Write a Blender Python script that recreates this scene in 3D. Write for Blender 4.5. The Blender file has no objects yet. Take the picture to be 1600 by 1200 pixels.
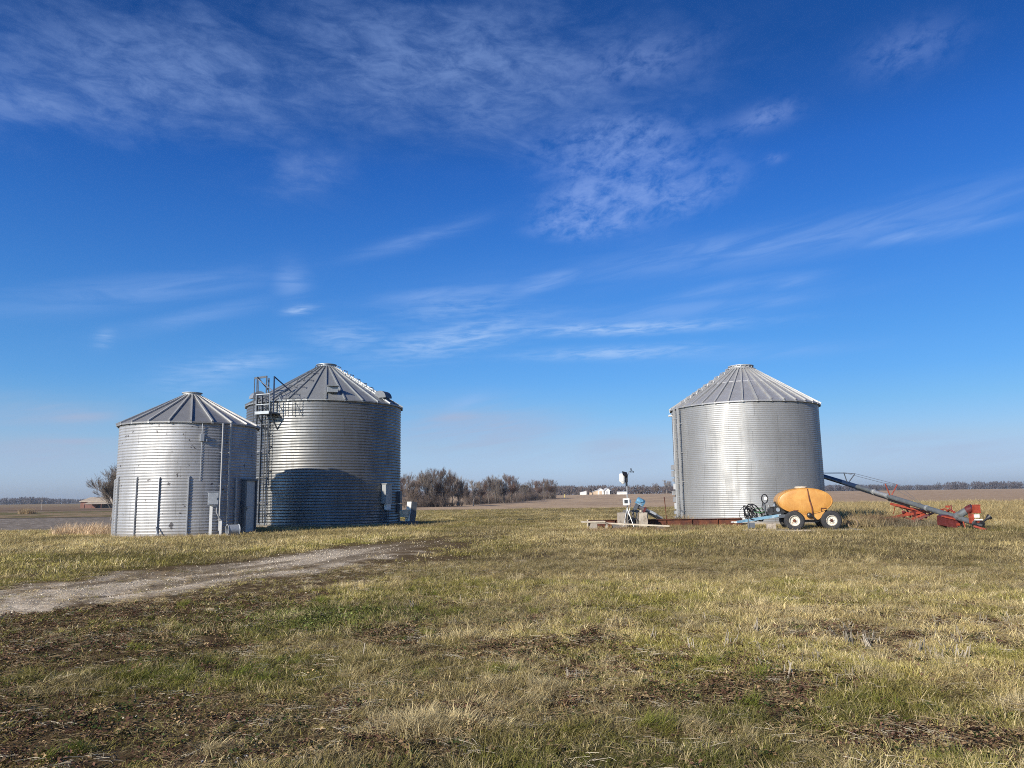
EXPO = .35; SUN_E = 5.0; SKY_STR = .0667; SKY_DUST = 1.0; SKY_OZ = 1.6; SKY_SAT = 1.0; SKY_HUE = .5; SKY_VAL = 1.0
import bpy, math, random
import numpy as np
from mathutils import Vector, Matrix
D2R = math.radians
random.seed(7)
S = bpy.context.scene
COL = S.collection
# ------------------------------------------------------------------ camera
F = 1202.0; PITCH = D2R(8.38); ROLL = D2R(-0.79); EYE = 1.6
CAMR = Matrix.Rotation(D2R(90) + PITCH, 3, 'X') @ Matrix.Rotation(ROLL, 3, 'Z')
def ray(px, py):
    d = CAMR @ Vector(((px - 800) / F, -(py - 600) / F, -1.0))
    return d / d.y
def at(px, py, Y):                       # point on the sight line of a photo pixel at world depth Y
    d = ray(px, py); return Vector((d.x * Y, Y, EYE + d.z * Y))
def gnd(px, py, z=0.0):
    d = ray(px, py); Y = (z - EYE) / d.z
    return Vector((d.x * Y, Y, z))
cam_d = bpy.data.cameras.new('camera'); cam = bpy.data.objects.new('camera', cam_d); COL.objects.link(cam)
cam_d.sensor_width = 36; cam_d.lens = 36 * F / 1600; cam_d.clip_start = 0.1; cam_d.clip_end = 9000
cam.matrix_world = Matrix.Translation((0, 0, EYE)) @ CAMR.to_4x4()
S.camera = cam
S.view_settings.view_transform = 'Standard'; S.view_settings.look = 'None'
S.view_settings.exposure = EXPO; S.view_settings.gamma = 1.0
try:
    S.cycles.max_bounces = 6; S.cycles.diffuse_bounces = 3; S.cycles.glossy_bounces = 3
    S.cycles.transmission_bounces = 2; S.cycles.transparent_max_bounces = 4; S.cycles.volume_bounces = 0
    S.cycles.sample_clamp_indirect = 6.0
    S.cycles.use_denoising = False; S.cycles.filter_width = 1.0
except Exception: pass
SUN_AZ, SUN_EL = 220.0, 22.5
# ------------------------------------------------------------------ numpy noise and terrain
_rng = np.random.default_rng(11)
_tab = _rng.random((256, 256))
def vnoise(x, y):
    xi = np.floor(x).astype(np.int64); yi = np.floor(y).astype(np.int64)
    fx = x - xi; fy = y - yi
    fx = fx * fx * (3 - 2 * fx); fy = fy * fy * (3 - 2 * fy)
    a = _tab[xi & 255, yi & 255]; b = _tab[(xi + 1) & 255, yi & 255]
    c = _tab[xi & 255, (yi + 1) & 255]; d = _tab[(xi + 1) & 255, (yi + 1) & 255]
    return (a * (1 - fx) + b * fx) * (1 - fy) + (c * (1 - fx) + d * fx) * fy
def fbm(x, y, f, o=4, off=0.0):
    x = np.asarray(x, float); y = np.asarray(y, float)
    s = 0; a = 1.0; t = 0
    for k in range(o):
        s = s + a * vnoise((x * .8 - y * .6) * f + off + 17.3 * k, (x * .6 + y * .8) * f + 3.1 * off + 5.7 * k)
        t += a; a *= .5; f *= 2.03
    return s / t
def sst(a, b, x):
    t = np.clip((np.asarray(x, float) - a) / (b - a), 0, 1); return t * t * (3 - 2 * t)
def terrain(x, y):
    x = np.asarray(x, float); y = np.asarray(y, float)
    q = x / np.maximum(y, 1.0)
    A = 1.7 + 1.75 * sst(-0.42, -0.12, q)
    z = -0.5 * sst(50, 68, y) + A * sst(215, 640, y) - 6.0 * sst(1300, 2600, y)
    r = np.hypot(x, y)
    z = z + (fbm(x, y, .55, 3, 40.) - .5) * .07 * (1 - sst(25, 38, r)) + (fbm(x, y, 3.5, 3, 71.) - .5) * .045 * (1 - sst(14, 26, r))
    z = z + (fbm(x, y, .05, 2, 9.) - .5) * .25 * sst(52, 90, r) * (1 - sst(200, 400, r))
    return z
def tz(x, y): return float(terrain(np.array([x]), np.array([y]))[0])
# ------------------------------------------------------------------ mesh helpers
class MB:
    def __init__(s): s.v = []; s.f = []
    def add(s, vs, fs):
        b = len(s.v); s.v.extend([tuple(v) for v in vs]); s.f.extend([tuple(b + i for i in f) for f in fs]); return s
    def box(s, c, sz, rot=None):
        hx, hy, hz = sz[0] / 2, sz[1] / 2, sz[2] / 2
        P = [Vector((a * hx, b * hy, d * hz)) for a in (-1, 1) for b in (-1, 1) for d in (-1, 1)]
        if rot is not None: P = [rot @ p for p in P]
        c = Vector(c)
        return s.add([p + c for p in P], [(0, 1, 3, 2), (4, 6, 7, 5), (0, 4, 5, 1), (2, 3, 7, 6), (0, 2, 6, 4), (1, 5, 7, 3)])
    def beam(s, p0, p1, w, h, up=(0, 0, 1)):
        p0 = Vector(p0); p1 = Vector(p1); d = (p1 - p0); L = d.length; d.normalize()
        u = Vector(up); r = d.cross(u)
        if r.length < 1e-4: r = d.cross(Vector((0, 1, 0)))
        r.normalize(); u = r.cross(d)
        return s.box((p0 + p1) / 2, (w, L, h), Matrix((r, d, u)).transposed())
    def tube(s, p0, p1, r0, r1=None, n=8):
        r1 = r0 if r1 is None else r1
        return s.path([p0, p1], [r0, r1], n)
    def path(s, pts, r, n=8, cap=True):
        pts = [Vector(p) for p in pts]; m = len(pts)
        rr = r if isinstance(r, (list, tuple)) else [r] * m
        b = len(s.v); pu = None
        for i, p in enumerate(pts):
            d = (pts[min(i + 1, m - 1)] - pts[max(i - 1, 0)]).normalized()
            if pu is None:
                a = Vector((0, 0, 1)) if abs(d.z) < .9 else Vector((1, 0, 0))
                pu = d.cross(a).normalized()
            pu = (pu - d * pu.dot(d)).normalized(); w = d.cross(pu)
            for k in range(n):
                t = 2 * math.pi * k / n
                s.v.append(tuple(p + (pu * math.cos(t) + w * math.sin(t)) * rr[i]))
        for i in range(m - 1):
            for k in range(n):
                k2 = (k + 1) % n
                s.f.append((b + i * n + k, b + i * n + k2, b + (i + 1) * n + k2, b + (i + 1) * n + k))
        if cap:
            s.f.append(tuple(b + k for k in range(n - 1, -1, -1)))
            s.f.append(tuple(b + (m - 1) * n + k for k in range(n)))
        return s
    def lathe(s, prof, n, mat=None, closed=False):
        b = len(s.v); m = len(prof)
        for (r, z) in prof:
            for k in range(n):
                t = 2 * math.pi * k / n
                p = Vector((r * math.cos(t), r * math.sin(t), z))
                s.v.append(tuple(mat @ p) if mat is not None else tuple(p))
        for i in range(m - 1 + (1 if closed else 0)):
            j = (i + 1) % m
            for k in range(n):
                k2 = (k + 1) % n
                s.f.append((b + i * n + k, b + i * n + k2, b + j * n + k2, b + j * n + k))
        if not closed:
            s.f.append(tuple(b + k for k in range(n - 1, -1, -1))); s.f.append(tuple(b + (m - 1) * n + k for k in range(n)))
        return s
    def prism(s, poly, d):               # polygon (list of points) pushed along vector d
        n = len(poly); d = Vector(d)
        P = [Vector(p) for p in poly] + [Vector(p) + d for p in poly]
        return s.add(P, [tuple(range(n - 1, -1, -1)), tuple(range(n, 2 * n))] + [(i, (i + 1) % n, n + (i + 1) % n, n + i) for i in range(n)])
    def build(s, name, mat=None, parent=None, smooth=None, loc=None):
        me = bpy.data.meshes.new(name); me.from_pydata(s.v, [], s.f); me.update()
        if mat is not None: me.materials.append(mat)
        if smooth is not None:
            me.polygons.foreach_set('use_smooth', [True] * len(me.polygons))
            if smooth < 179:
                try: me.set_sharp_from_angle(angle=D2R(smooth))
                except Exception: pass
        o = bpy.data.objects.new(name, me); COL.objects.link(o)
        if parent is not None: o.parent = parent
        if loc is not None: o.location = loc
        return o
def npmesh(name, V, faces_flat, sizes, mat, smooth=False):
    me = bpy.data.meshes.new(name)
    V = np.asarray(V, np.float32); me.vertices.add(len(V)); me.vertices.foreach_set('co', V.ravel())
    faces_flat = np.asarray(faces_flat, np.int32); sizes = np.asarray(sizes, np.int32)
    me.loops.add(len(faces_flat)); me.loops.foreach_set('vertex_index', faces_flat)
    st = np.concatenate(([0], np.cumsum(sizes)[:-1])).astype(np.int32)
    me.polygons.add(len(sizes)); me.polygons.foreach_set('loop_start', st)
    me.update(calc_edges=True); me.validate()
    if smooth: me.polygons.foreach_set('use_smooth', np.ones(len(me.polygons), bool))
    if mat: me.materials.append(mat)
    return me
def thing(name, label, cat, loc=(0, 0, 0), rz=0.0, group=None):
    o = bpy.data.objects.new(name, None); COL.objects.link(o); o.empty_display_size = .2
    o.location = loc; o.rotation_euler = (0, 0, rz); tag(o, label, cat, group); return o
def tag(o, label=None, cat=None, group=None, kind=None):
    if label: o['label'] = label
    if cat: o['category'] = cat
    if group: o['group'] = group
    if kind: o['kind'] = kind
    return o
# ------------------------------------------------------------------ materials
def newmat(name):
    m = bpy.data.materials.new(name); m.use_nodes = True
    return m, m.node_tree, m.node_tree.nodes['Principled BSDF']
def N(nt, typ, **kw):
    n = nt.nodes.new(typ)
    for k, v in kw.items():
        if k in n.inputs.keys(): n.inputs[k].default_value = v
        else: setattr(n, k, v)
    return n
def ramp(nt, stops, fac=None):
    r = nt.nodes.new('ShaderNodeValToRGB'); e = r.color_ramp.elements
    while len(e) < len(stops): e.new(.5)
    for i, (p, c) in enumerate(stops):
        e[i].position = p; e[i].color = (c, c, c, 1) if isinstance(c, (int, float)) else (*c, 1)
    if fac is not None: nt.links.new(fac, r.inputs['Fac'])
    return r
def paint(name, c, rough=.5, metal=0.0, var=.25, scale=6.0, c2=None, spot=.55, bump=.0, coord='Object'):
    """plain surface with uneven colour: c varied by noise, optional second colour (rust, dirt) in patches"""
    m, nt, b = newmat(name); L = nt.links.new
    tc = N(nt, 'ShaderNodeTexCoord')
    n1 = N(nt, 'ShaderNodeTexNoise', Scale=scale, Detail=6.0, Roughness=.6); L(tc.outputs[coord], n1.inputs['Vector'])
    r1 = ramp(nt, [(.3, tuple(x * (1 - var) for x in c)), (.7, tuple(min(1, x * (1 + var)) for x in c))], n1.outputs['Fac'])
    out = r1.outputs['Color']
    if c2:
        n2 = N(nt, 'ShaderNodeTexNoise', Scale=scale * .6, Detail=8.0, Roughness=.7); L(tc.outputs[coord], n2.inputs['Vector'])
        r2 = ramp(nt, [(spot - .06, 0.), (spot + .06, 1.)], n2.outputs['Fac'])
        mx = N(nt, 'ShaderNodeMix', data_type='RGBA'); L(r2.outputs['Color'], mx.inputs[0]); L(out, mx.inputs[6]); mx.inputs[7].default_value = (*c2, 1)
        out = mx.outputs[2]
    L(out, b.inputs['Base Color']); b.inputs['Metallic'].default_value = metal
    rr = ramp(nt, [(.3, max(0, rough - .1)), (.7, min(1, rough + .1))], n1.outputs['Fac']); L(rr.outputs['Color'], b.inputs['Roughness'])
    if bump:
        bp = N(nt, 'ShaderNodeBump', Strength=bump, Distance=.02); L(n1.outputs['Fac'], bp.inputs['Height']); L(bp.outputs['Normal'], b.inputs['Normal'])
    return m
def galv(name, base, rough, metal, streak=.25, dirt=(.18, .15, .11), dirtz=.5, spots=0.0, panel=None):
    """weathered galvanized sheet: mottled zinc, vertical streaks, dirt splashed low, optional specks and sheet seams"""
    m, nt, b = newmat(name); L = nt.links.new
    tc = N(nt, 'ShaderNodeTexCoord'); sp = N(nt, 'ShaderNodeSeparateXYZ'); L(tc.outputs['Object'], sp.inputs[0])
    mp = N(nt, 'ShaderNodeMapping'); mp.inputs['Scale'].default_value = (1.6, 1.6, .16); L(tc.outputs['Object'], mp.inputs['Vector'])
    n1 = N(nt, 'ShaderNodeTexNoise', Scale=2.2, Detail=6.0, Roughness=.62); L(mp.outputs['Vector'], n1.inputs['Vector'])
    n2 = N(nt, 'ShaderNodeTexNoise', Scale=.9, Detail=5.0, Roughness=.6); L(tc.outputs['Object'], n2.inputs['Vector'])
    ad = N(nt, 'ShaderNodeMath', operation='ADD'); L(n1.outputs['Fac'], ad.inputs[0]); L(n2.outputs['Fac'], ad.inputs[1])
    hf = N(nt, 'ShaderNodeMath', operation='MULTIPLY'); L(ad.outputs[0], hf.inputs[0]); hf.inputs[1].default_value = .5
    r1 = ramp(nt, [(.34, tuple(x * (1 - streak) for x in base)), (.64, tuple(min(1, x * (1 + streak * .6)) for x in base))], hf.outputs[0])
    out = r1.outputs['Color']
    if panel:                                            # sheets laid in rings, each a slightly different zinc, offset like bricks
        hgt, nper = panel
        an = N(nt, 'ShaderNodeMath', operation='ARCTAN2'); L(sp.outputs['Y'], an.inputs[0]); L(sp.outputs['X'], an.inputs[1])
        rowf = N(nt, 'ShaderNodeMath', operation='DIVIDE'); L(sp.outputs['Z'], rowf.inputs[0]); rowf.inputs[1].default_value = hgt
        row = N(nt, 'ShaderNodeMath', operation='FLOOR'); L(rowf.outputs[0], row.inputs[0])
        sh = N(nt, 'ShaderNodeMath', operation='MULTIPLY'); L(row.outputs[0], sh.inputs[0]); sh.inputs[1].default_value = .47
        cf = N(nt, 'ShaderNodeMath', operation='MULTIPLY_ADD'); L(an.outputs[0], cf.inputs[0]); cf.inputs[1].default_value = nper / 6.28318; L(sh.outputs[0], cf.inputs[2])
        cfl = N(nt, 'ShaderNodeMath', operation='FLOOR'); L(cf.outputs[0], cfl.inputs[0])
        cb = N(nt, 'ShaderNodeCombineXYZ'); L(cfl.outputs[0], cb.inputs[0]); L(row.outputs[0], cb.inputs[1])
        wn = N(nt, 'ShaderNodeTexWhiteNoise', noise_dimensions='2D'); L(cb.outputs[0], wn.inputs['Vector'])
        rw = ramp(nt, [(0., .93), (1., 1.0)], wn.outputs['Value'])
        fr = N(nt, 'ShaderNodeMath', operation='FRACT'); L(cf.outputs[0], fr.inputs[0])
        ed = ramp(nt, [(0., .78), (.010, .78), (.018, 1.), (1., 1.)], fr.outputs[0])
        m1 = N(nt, 'ShaderNodeMix', data_type='RGBA', blend_type='MULTIPLY'); m1.inputs[0].default_value = 1; L(out, m1.inputs[6]); L(rw.outputs['Color'], m1.inputs[7])
        m2 = N(nt, 'ShaderNodeMix', data_type='RGBA', blend_type='MULTIPLY'); m2.inputs[0].default_value = 1; L(m1.outputs[2], m2.inputs[6]); L(ed.outputs['Color'], m2.inputs[7])
        out = m2.outputs[2]
    if dirtz > 0:
        n3 = N(nt, 'ShaderNodeTexNoise', Scale=3.0, Detail=6.0); L(tc.outputs['Object'], n3.inputs['Vector'])
        zz = N(nt, 'ShaderNodeMapRange'); L(sp.outputs['Z'], zz.inputs[0]); zz.inputs[1].default_value = 0; zz.inputs[2].default_value = dirtz; zz.inputs[3].default_value = 1.1; zz.inputs[4].default_value = 0
        mu = N(nt, 'ShaderNodeMath', operation='MULTIPLY', use_clamp=True); L(zz.outputs[0], mu.inputs[0]); L(n3.outputs['Fac'], mu.inputs[1])
        mx = N(nt, 'ShaderNodeMix', data_type='RGBA'); L(mu.outputs[0], mx.inputs[0]); L(out, mx.inputs[6]); mx.inputs[7].default_value = (*dirt, 1); out = mx.outputs[2]
        mm = N(nt, 'ShaderNodeMath', operation='MULTIPLY_ADD'); L(mu.outputs[0], mm.inputs[0]); mm.inputs[1].default_value = -.6 * metal; mm.inputs[2].default_value = metal
        L(mm.outputs[0], b.inputs['Metallic'])
    else: b.inputs['Metallic'].default_value = metal
    if spots > 0:
        n4 = N(nt, 'ShaderNodeTexNoise', Scale=2.6, Detail=2.5, Roughness=.75); L(tc.outputs['Object'], n4.inputs['Vector'])
        r4 = ramp(nt, [(spots, 0.), (spots + .02, .85)], n4.outputs['Fac'])
        mx = N(nt, 'ShaderNodeMix', data_type='RGBA'); L(r4.outputs['Color'], mx.inputs[0]); L(out, mx.inputs[6]); mx.inputs[7].default_value = (.06, .055, .06, 1); out = mx.outputs[2]
    L(out, b.inputs['Base Color'])
    rr = ramp(nt, [(.35, min(1, rough + .1)), (.65, max(0, rough - .06))], hf.outputs[0]); L(rr.outputs['Color'], b.inputs['Roughness'])
    n5 = N(nt, 'ShaderNodeTexNoise', Scale=.8, Detail=3.0); L(tc.outputs['Object'], n5.inputs['Vector'])
    bp = N(nt, 'ShaderNodeBump', Strength=.35, Distance=.05); L(n5.outputs['Fac'], bp.inputs['Height']); L(bp.outputs['Normal'], b.inputs['Normal'])
    return m
M = {}
M['zinc_small'] = galv('zinc_small', (.40, .40, .40), .53, .5, .26, dirtz=.5, spots=.665, panel=(.82, 9))
M['zinc_big'] = galv('zinc_big', (.255, .26, .255), .44, .78, .26, dirtz=.4, panel=(1.1, 11))
M['zinc_right'] = galv('zinc_right', (.345, .345, .335), .53, .55, .2, dirtz=.35, panel=(.81, 10))
M['roof_small'] = galv('roof_small', (.35, .35, .35), .48, .6, .25, dirtz=0, spots=.72)
M['roof_big'] = galv('roof_big', (.36, .37, .37), .5, .6, .25, dirtz=0)
M['roof_right'] = galv('roof_right', (.47, .47, .48), .46, .6, .25, dirtz=0)
M['rib'] = galv('rib', (.40, .40, .39), .5, .3, .2, dirtz=0)
M['rib_dark'] = galv('rib_dark', (.34, .36, .37), .45, .5, .2, dirtz=0)
M['steel'] = galv('steel', (.40, .405, .41), .5, .4, .2, dirtz=0)
M['dark_steel'] = paint('dark_steel', (.10, .11, .125), .5, .4, .2)
M['white_paint'] = paint('white_paint', (.72, .71, .67), .45, 0, .08, 8, (.45, .4, .32), .66)
M['grey_box'] = paint('grey_box', (.36, .38, .40), .45, .3, .1)
M['door_grey'] = paint('door_grey', (.44, .46, .46), .5, .2, .12, 4, (.25, .2, .15), .68)
M['rubber'] = paint('rubber', (.022, .022, .024), .75, 0, .3, 12, (.09, .075, .055), .62)
M['rim_white'] = paint('rim_white', (.60, .57, .48), .5, 0, .12, 9, (.3, .16, .07), .63)
M['old_rim'] = paint('old_rim', (.30, .22, .13), .8, 0, .3, 6)
M['black'] = paint('black', (.018, .018, .02), .45, 0, .3)
M['rust'] = paint('rust', (.135, .045, .022), .85, .1, .4, 4, (.07, .022, .014), .52, .3)
M['concrete'] = paint('concrete', (.36, .31, .25), .9, 0, .22, 3, (.2, .16, .12), .58, .5)
M['wood'] = paint('wood', (.50, .43, .33), .85, 0, .2, 5, (.3, .25, .19), .6, .3)
M['wood_dark'] = paint('wood_dark', (.13, .12, .11), .85, 0, .3, 5, None, .5, .3)
M['blue_paint'] = paint('blue_paint', (.10, .25, .38), .45, .1, .2, 5, (.35, .38, .4), .57)
M['pale_blue'] = paint('pale_blue', (.09, .20, .29), .5, .05, .25, 3, (.38, .42, .43), .56)
M['navy'] = paint('navy', (.018, .032, .07), .4, .2, .2, 5, (.06, .06, .06), .66)
M['grey_tube'] = paint('grey_tube', (.15, .165, .17), .5, .3, .15, 3, (.1, .08, .06), .66)
M['pale_tube'] = paint('pale_tube', (.42, .43, .43), .45, .5, .15, 3)
M['red_paint'] = paint('red_paint', (.30, .05, .024), .5, 0, .25, 6, (.15, .045, .025), .58)
M['red_bright'] = paint('red_bright', (.5, .035, .022), .42, 0, .15, 6, (.25, .03, .02), .66)
M['red_dark'] = paint('red_dark', (.10, .018, .016), .5, 0, .25, 6)
M['green_hose'] = paint('green_hose', (.05, .14, .06), .5, 0, .2)
M['chrome'] = paint('chrome', (.6, .6, .6), .25, .9, .1)
M['screen'] = paint('screen', (.05, .055, .06), .25, 0, .2)
M['cable'] = paint('cable', (.2, .2, .21), .5, .5, .1)
M['bark'] = paint('bark', (.19, .16, .13), .9, 0, .3, 2)
M['bark_pale'] = paint('bark_pale', (.34, .29, .24), .9, 0, .3, 2)
M['twig'] = paint('twig', (.13, .098, .078), .9, 0, .25, .3)
M['twig_red'] = paint('twig_red', (.15, .095, .072), .9, 0, .25, .3)
M['twig_grey'] = paint('twig_grey', (.18, .15, .125), .9, 0, .2, .3)
M['barn_red'] = paint('barn_red', (.17, .08, .06), .85, 0, .2, 1)
M['barn_roof'] = paint('barn_roof', (.40, .33, .25), .7, 0, .15, .6)
M['house_white'] = paint('house_white', (.78, .76, .70), .6, 0, .06, .5)
M['house_tan'] = paint('house_tan', (.5, .38, .26), .7, 0, .1, .5)
M['house_roof'] = paint('house_roof', (.50, .50, .50), .6, .2, .1, .5)
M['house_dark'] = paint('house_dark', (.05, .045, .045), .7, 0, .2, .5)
M['wood_pole'] = paint('wood_pole', (.3, .26, .22), .9, 0, .2, 2)
M['yellow_post'] = paint('yellow_post', (.6, .5, .12), .6, 0, .1)
def tank_mat():
    m, nt, b = newmat('tank_poly'); L = nt.links.new
    tc = N(nt, 'ShaderNodeTexCoord'); sp = N(nt, 'ShaderNodeSeparateXYZ'); L(tc.outputs['Object'], sp.inputs[0])
    n1 = N(nt, 'ShaderNodeTexNoise', Scale=1.3, Detail=6.0, Roughness=.6); L(tc.outputs['Object'], n1.inputs['Vector'])
    r1 = ramp(nt, [(.32, (.42, .19, .042)), (.5, (.49, .235, .052)), (.68, (.58, .32, .085))], n1.outputs['Fac'])
    mp = N(nt, 'ShaderNodeMapping'); mp.inputs['Scale'].default_value = (3., 3., .5); L(tc.outputs['Object'], mp.inputs['Vector'])
    n2 = N(nt, 'ShaderNodeTexNoise', Scale=3.0, Detail=6.0, Roughness=.7); L(mp.outputs['Vector'], n2.inputs['Vector'])
    r2 = ramp(nt, [(.52, 0.), (.72, .55)], n2.outputs['Fac'])
    mx = N(nt, 'ShaderNodeMix', data_type='RGBA'); L(r2.outputs['Color'], mx.inputs[0]); L(r1.outputs['Color'], mx.inputs[6]); mx.inputs[7].default_value = (.58, .36, .11, 1)
    L(mx.outputs[2], b.inputs['Base Color']); b.inputs['Roughness'].default_value = .42
    b.inputs['Subsurface Weight'].default_value = .0
    return m
M['tank'] = tank_mat()
# ------------------------------------------------------------------ grain bins
def cyl(r, th, z):                     # local point: th = 0 faces the camera, positive to the camera's right
    return Vector((r * math.sin(th), -r * math.cos(th), z))
def frame(th):                         # columns: tangent (right), outward, up
    return Matrix(((math.cos(th), math.sin(th), 0), (math.sin(th), -math.cos(th), 0), (0, 0, 1)))
def make_bin(name, label, px, py, Y, R, eave, peak, pitch, amp, nrib, mw, mr, mrib, capR, over=.12, seam=None, capH=.22, lip=.07):
    c = at(px, py, Y); az = math.atan2(c.x, Y)
    root = thing(name, label, 'grain bin', (c.x, Y, tz(c.x, Y) - .02), -az)
    nseg = 144; per = 8
    nz = int(eave / pitch * per); V = []
    z = np.linspace(0, eave, nz + 1)
    rr = R + amp * np.sin(z / pitch * 2 * np.pi)
    th = np.linspace(0, 2 * np.pi, nseg, endpoint=False)
    TH, Z = np.meshgrid(th, z); RR = np.repeat(rr[:, None], nseg, 1)
    ph = np.sin(TH * 5 + Z * .5) * .006 + np.sin(TH * 11 - Z * .9) * .004       # slight waviness of real sheets
    RR = RR + ph
    V = np.stack([RR * np.sin(TH), -RR * np.cos(TH), Z], -1).reshape(-1, 3)
    i = np.arange(nz)[:, None]; k = np.arange(nseg)[None, :]; k2 = (k + 1) % nseg
    Fq = np.stack([i * nseg + k, i * nseg + k2, (i + 1) * nseg + k2, (i + 1) * nseg + k], -1).reshape(-1)
    me = npmesh('wall', V, Fq, np.full(nz * nseg, 4), mw, True)
    w = bpy.data.objects.new('wall', me); COL.objects.link(w); w.parent = root
    # roof: flat sheets between ribs, stepped where a second ring of sheets starts
    Ro = R + over; slope = (peak - capH - eave) / (Ro - capR)
    zr = lambda r: eave - .03 + (Ro - r) * slope
    rings = [(Ro - .01, zr(Ro) - lip), (Ro, zr(Ro))]
    if seam:
        rs = R * seam; rings += [(rs + .02, zr(rs + .02)), (rs, zr(rs) + .03)]
    rings += [(capR * .7, zr(capR * .7) + (.03 if seam else 0))]
    mb = MB(); nr = nrib; m = len(rings)
    for (r, zz) in rings:
        for q in range(nr): mb.v.append(tuple(cyl(r, 2 * math.pi * q / nr, zz)))
    for a in range(m - 1):
        for q in range(nr):
            q2 = (q + 1) % nr; mb.f.append((a * nr + q, a * nr + q2, (a + 1) * nr + q2, (a + 1) * nr + q))
    roof = mb.build('roof', mr, root)
    ribproto = None
    for q in range(nr):
        t = 2 * math.pi * q / nr
        if ribproto is None:
            b = MB(); p0 = cyl(Ro + .015, 0, zr(Ro) + .012); p1 = cyl(capR * .9, 0, zr(capR * .9) + (.05 if seam else .02))
            up = Vector((0, -slope, 1)).normalized()
            b.beam(p0 + up * .02, p1 + up * .02, .075, .075, up)
            b.beam(p0 + Vector((0, .03, -.03)), p0 + Vector((0, .03, -.09)), .09, .05, (0, 1, 0))
            o = b.build('rib', mrib, roof); ribproto = o
        else:
            o = ribproto.copy(); COL.objects.link(o); o.parent = roof
        o.rotation_euler = (0, 0, t)
    tp = MB(); tp.lathe([(capR + .03, peak - capH - .05), (capR + .03, peak - capH * .45), (capR + .1, peak - capH * .42), (capR + .1, peak - capH * .25), (capR * .6, peak - .03), (.05, peak)], 28)
    tp.build('roof_cap', mrib, root, 40)
    root['_R'] = R
    return root, zr, slope, Ro
def ladder(parent, R, th, z0, z1, width, off, mat, step=.3, rail=.045, lean=0.0, name='ladder'):
    b = MB(); f = frame(th)
    def P(u, z, o=off): return cyl(R + o, th, z) + f.col[0] * u
    for s in (-1, 1): b.beam(P(s * width / 2, z0), P(s * width / 2, z1), rail, rail * 1.5, f.col[1])
    z = z0 + .2
    while z < z1: b.tube(P(-width / 2, z), P(width / 2, z), .014, n=6); z += step
    z = z0 + .5
    while z < z1:
        for s in (-1, 1): b.beam(P(s * width / 2, z), P(s * width / 2, z, -.01), .04, .02)
        z += 1.6
    return b.build(name, mat, parent)

# --- small bin at the left
RS = 3.26
small, zrS, slS, RoS = make_bin('grain_bin', 'smallest galvanized grain bin, lower than its neighbour, with upright stiffeners and a grey door', 294.5, 740, 39.3, RS, 5.42, 7.22, .135, .009, 22,
                       M['zinc_small'], M['roof_small'], M['rib'], .40, .14, capH=.2)
for k, deg in enumerate((-88, -68, -42, -22, 0.5)):
    th = D2R(deg); f = frame(th); b = MB(); ztop = (2.78, 2.86, 2.80, 2.78, 2.82)[k]
    b.box(cyl(RS + .035, th, ztop / 2), (.08 if k in (0, 4) else .055, .05, ztop), f)
    b.box(cyl(RS + .07, th, ztop / 2), (.03, .03, ztop - .1), f)
    if k == 3: b.beam(cyl(RS + .12, th, .5), cyl(RS + .25, th + .05, .05), .06, .05)
    b.build('stiffener', M['steel'], small)
th = D2R(41); b = MB(); b.box(cyl(RS + .06, th, 1.58), (.06, .06, 2.3), frame(th)); b.build('stiffener', M['steel'], small)
ladder(small, RS, D2R(28.5), .25, 5.35, .42, .17, M['steel'], .3, .055)
# door in the shaded side
th = D2R(59); f = frame(th)
b = MB(); b.box(cyl(RS - .02, th, 1.36), (1.02, .26, 2.5), f)
door = b.build('door', M['door_grey'], small)
b = MB()
for s in (-1, 1): b.box(cyl(RS + .04, th, 1.36) + f.col[0] * s * .56, (.1, .3, 2.58), f)
b.box(cyl(RS + .04, th, 2.66) , (1.22, .3, .1), f); b.build('door_frame', M['dark_steel'], door)
b = MB(); b.box(cyl(RS + .13, th, 1.25) - f.col[0] * .40, (.05, .05, .22), f); b.tube(cyl(RS + .17, th, 1.27) - f.col[0] * .40, cyl(RS + .17, th, 1.27) - f.col[0] * .26, .015)
b.build('handle', M['dark_steel'], door)
b = MB()
for s in (-.38, .38):
    for zz in (.35, 1.3, 2.2): pass
b.box(cyl(RS + .118, th, 1.36) + f.col[0] * .0, (.80, .02, .05), f)
b.build('brace', M['steel'], door)
# little fixture high on the wall, with its conduit
th = D2R(9); f = frame(th); b = MB(); b.box(cyl(RS + .07, th, 4.62), (.17, .13, .33), f); b.tube(cyl(RS + .05, th, 4.78), cyl(RS + .05, th, 5.35), .018); b.tube(cyl(RS + .03, th, 2.6), cyl(RS + .03, th, 4.5), .010)
b.box(cyl(RS + .07, th + .06, 4.5), (.06, .08, .1), f)
b.build('wall_box', M['grey_box'], small)
# cracks / dents as small dark patches are in the sheet material; loose strap low right
b = MB()
for th0 in (47, 49.5): b.path([cyl(RS + .05, D2R(th0), .1), cyl(RS + .07, D2R(th0), .9), cyl(RS + .05, D2R(th0 + 1), 1.6)], .022, 6)
b.build('conduit', M['dark_steel'], small)
# grain bin pad
def pad(px, py, Y, R, name, h=.10):
    c = at(px, py, Y); b = MB(); b.lathe([(R, -.6), (R, h), (R - .06, h + .03), (.1, h + .03)], 64)
    o = b.build(name, M['concrete'], None, 30, loc=(c.x, Y, tz(c.x, Y))); tag(o, kind='structure')
pad(294.5, 740, 39.3, RS + .13, 'concrete_pad', .03)

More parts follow.
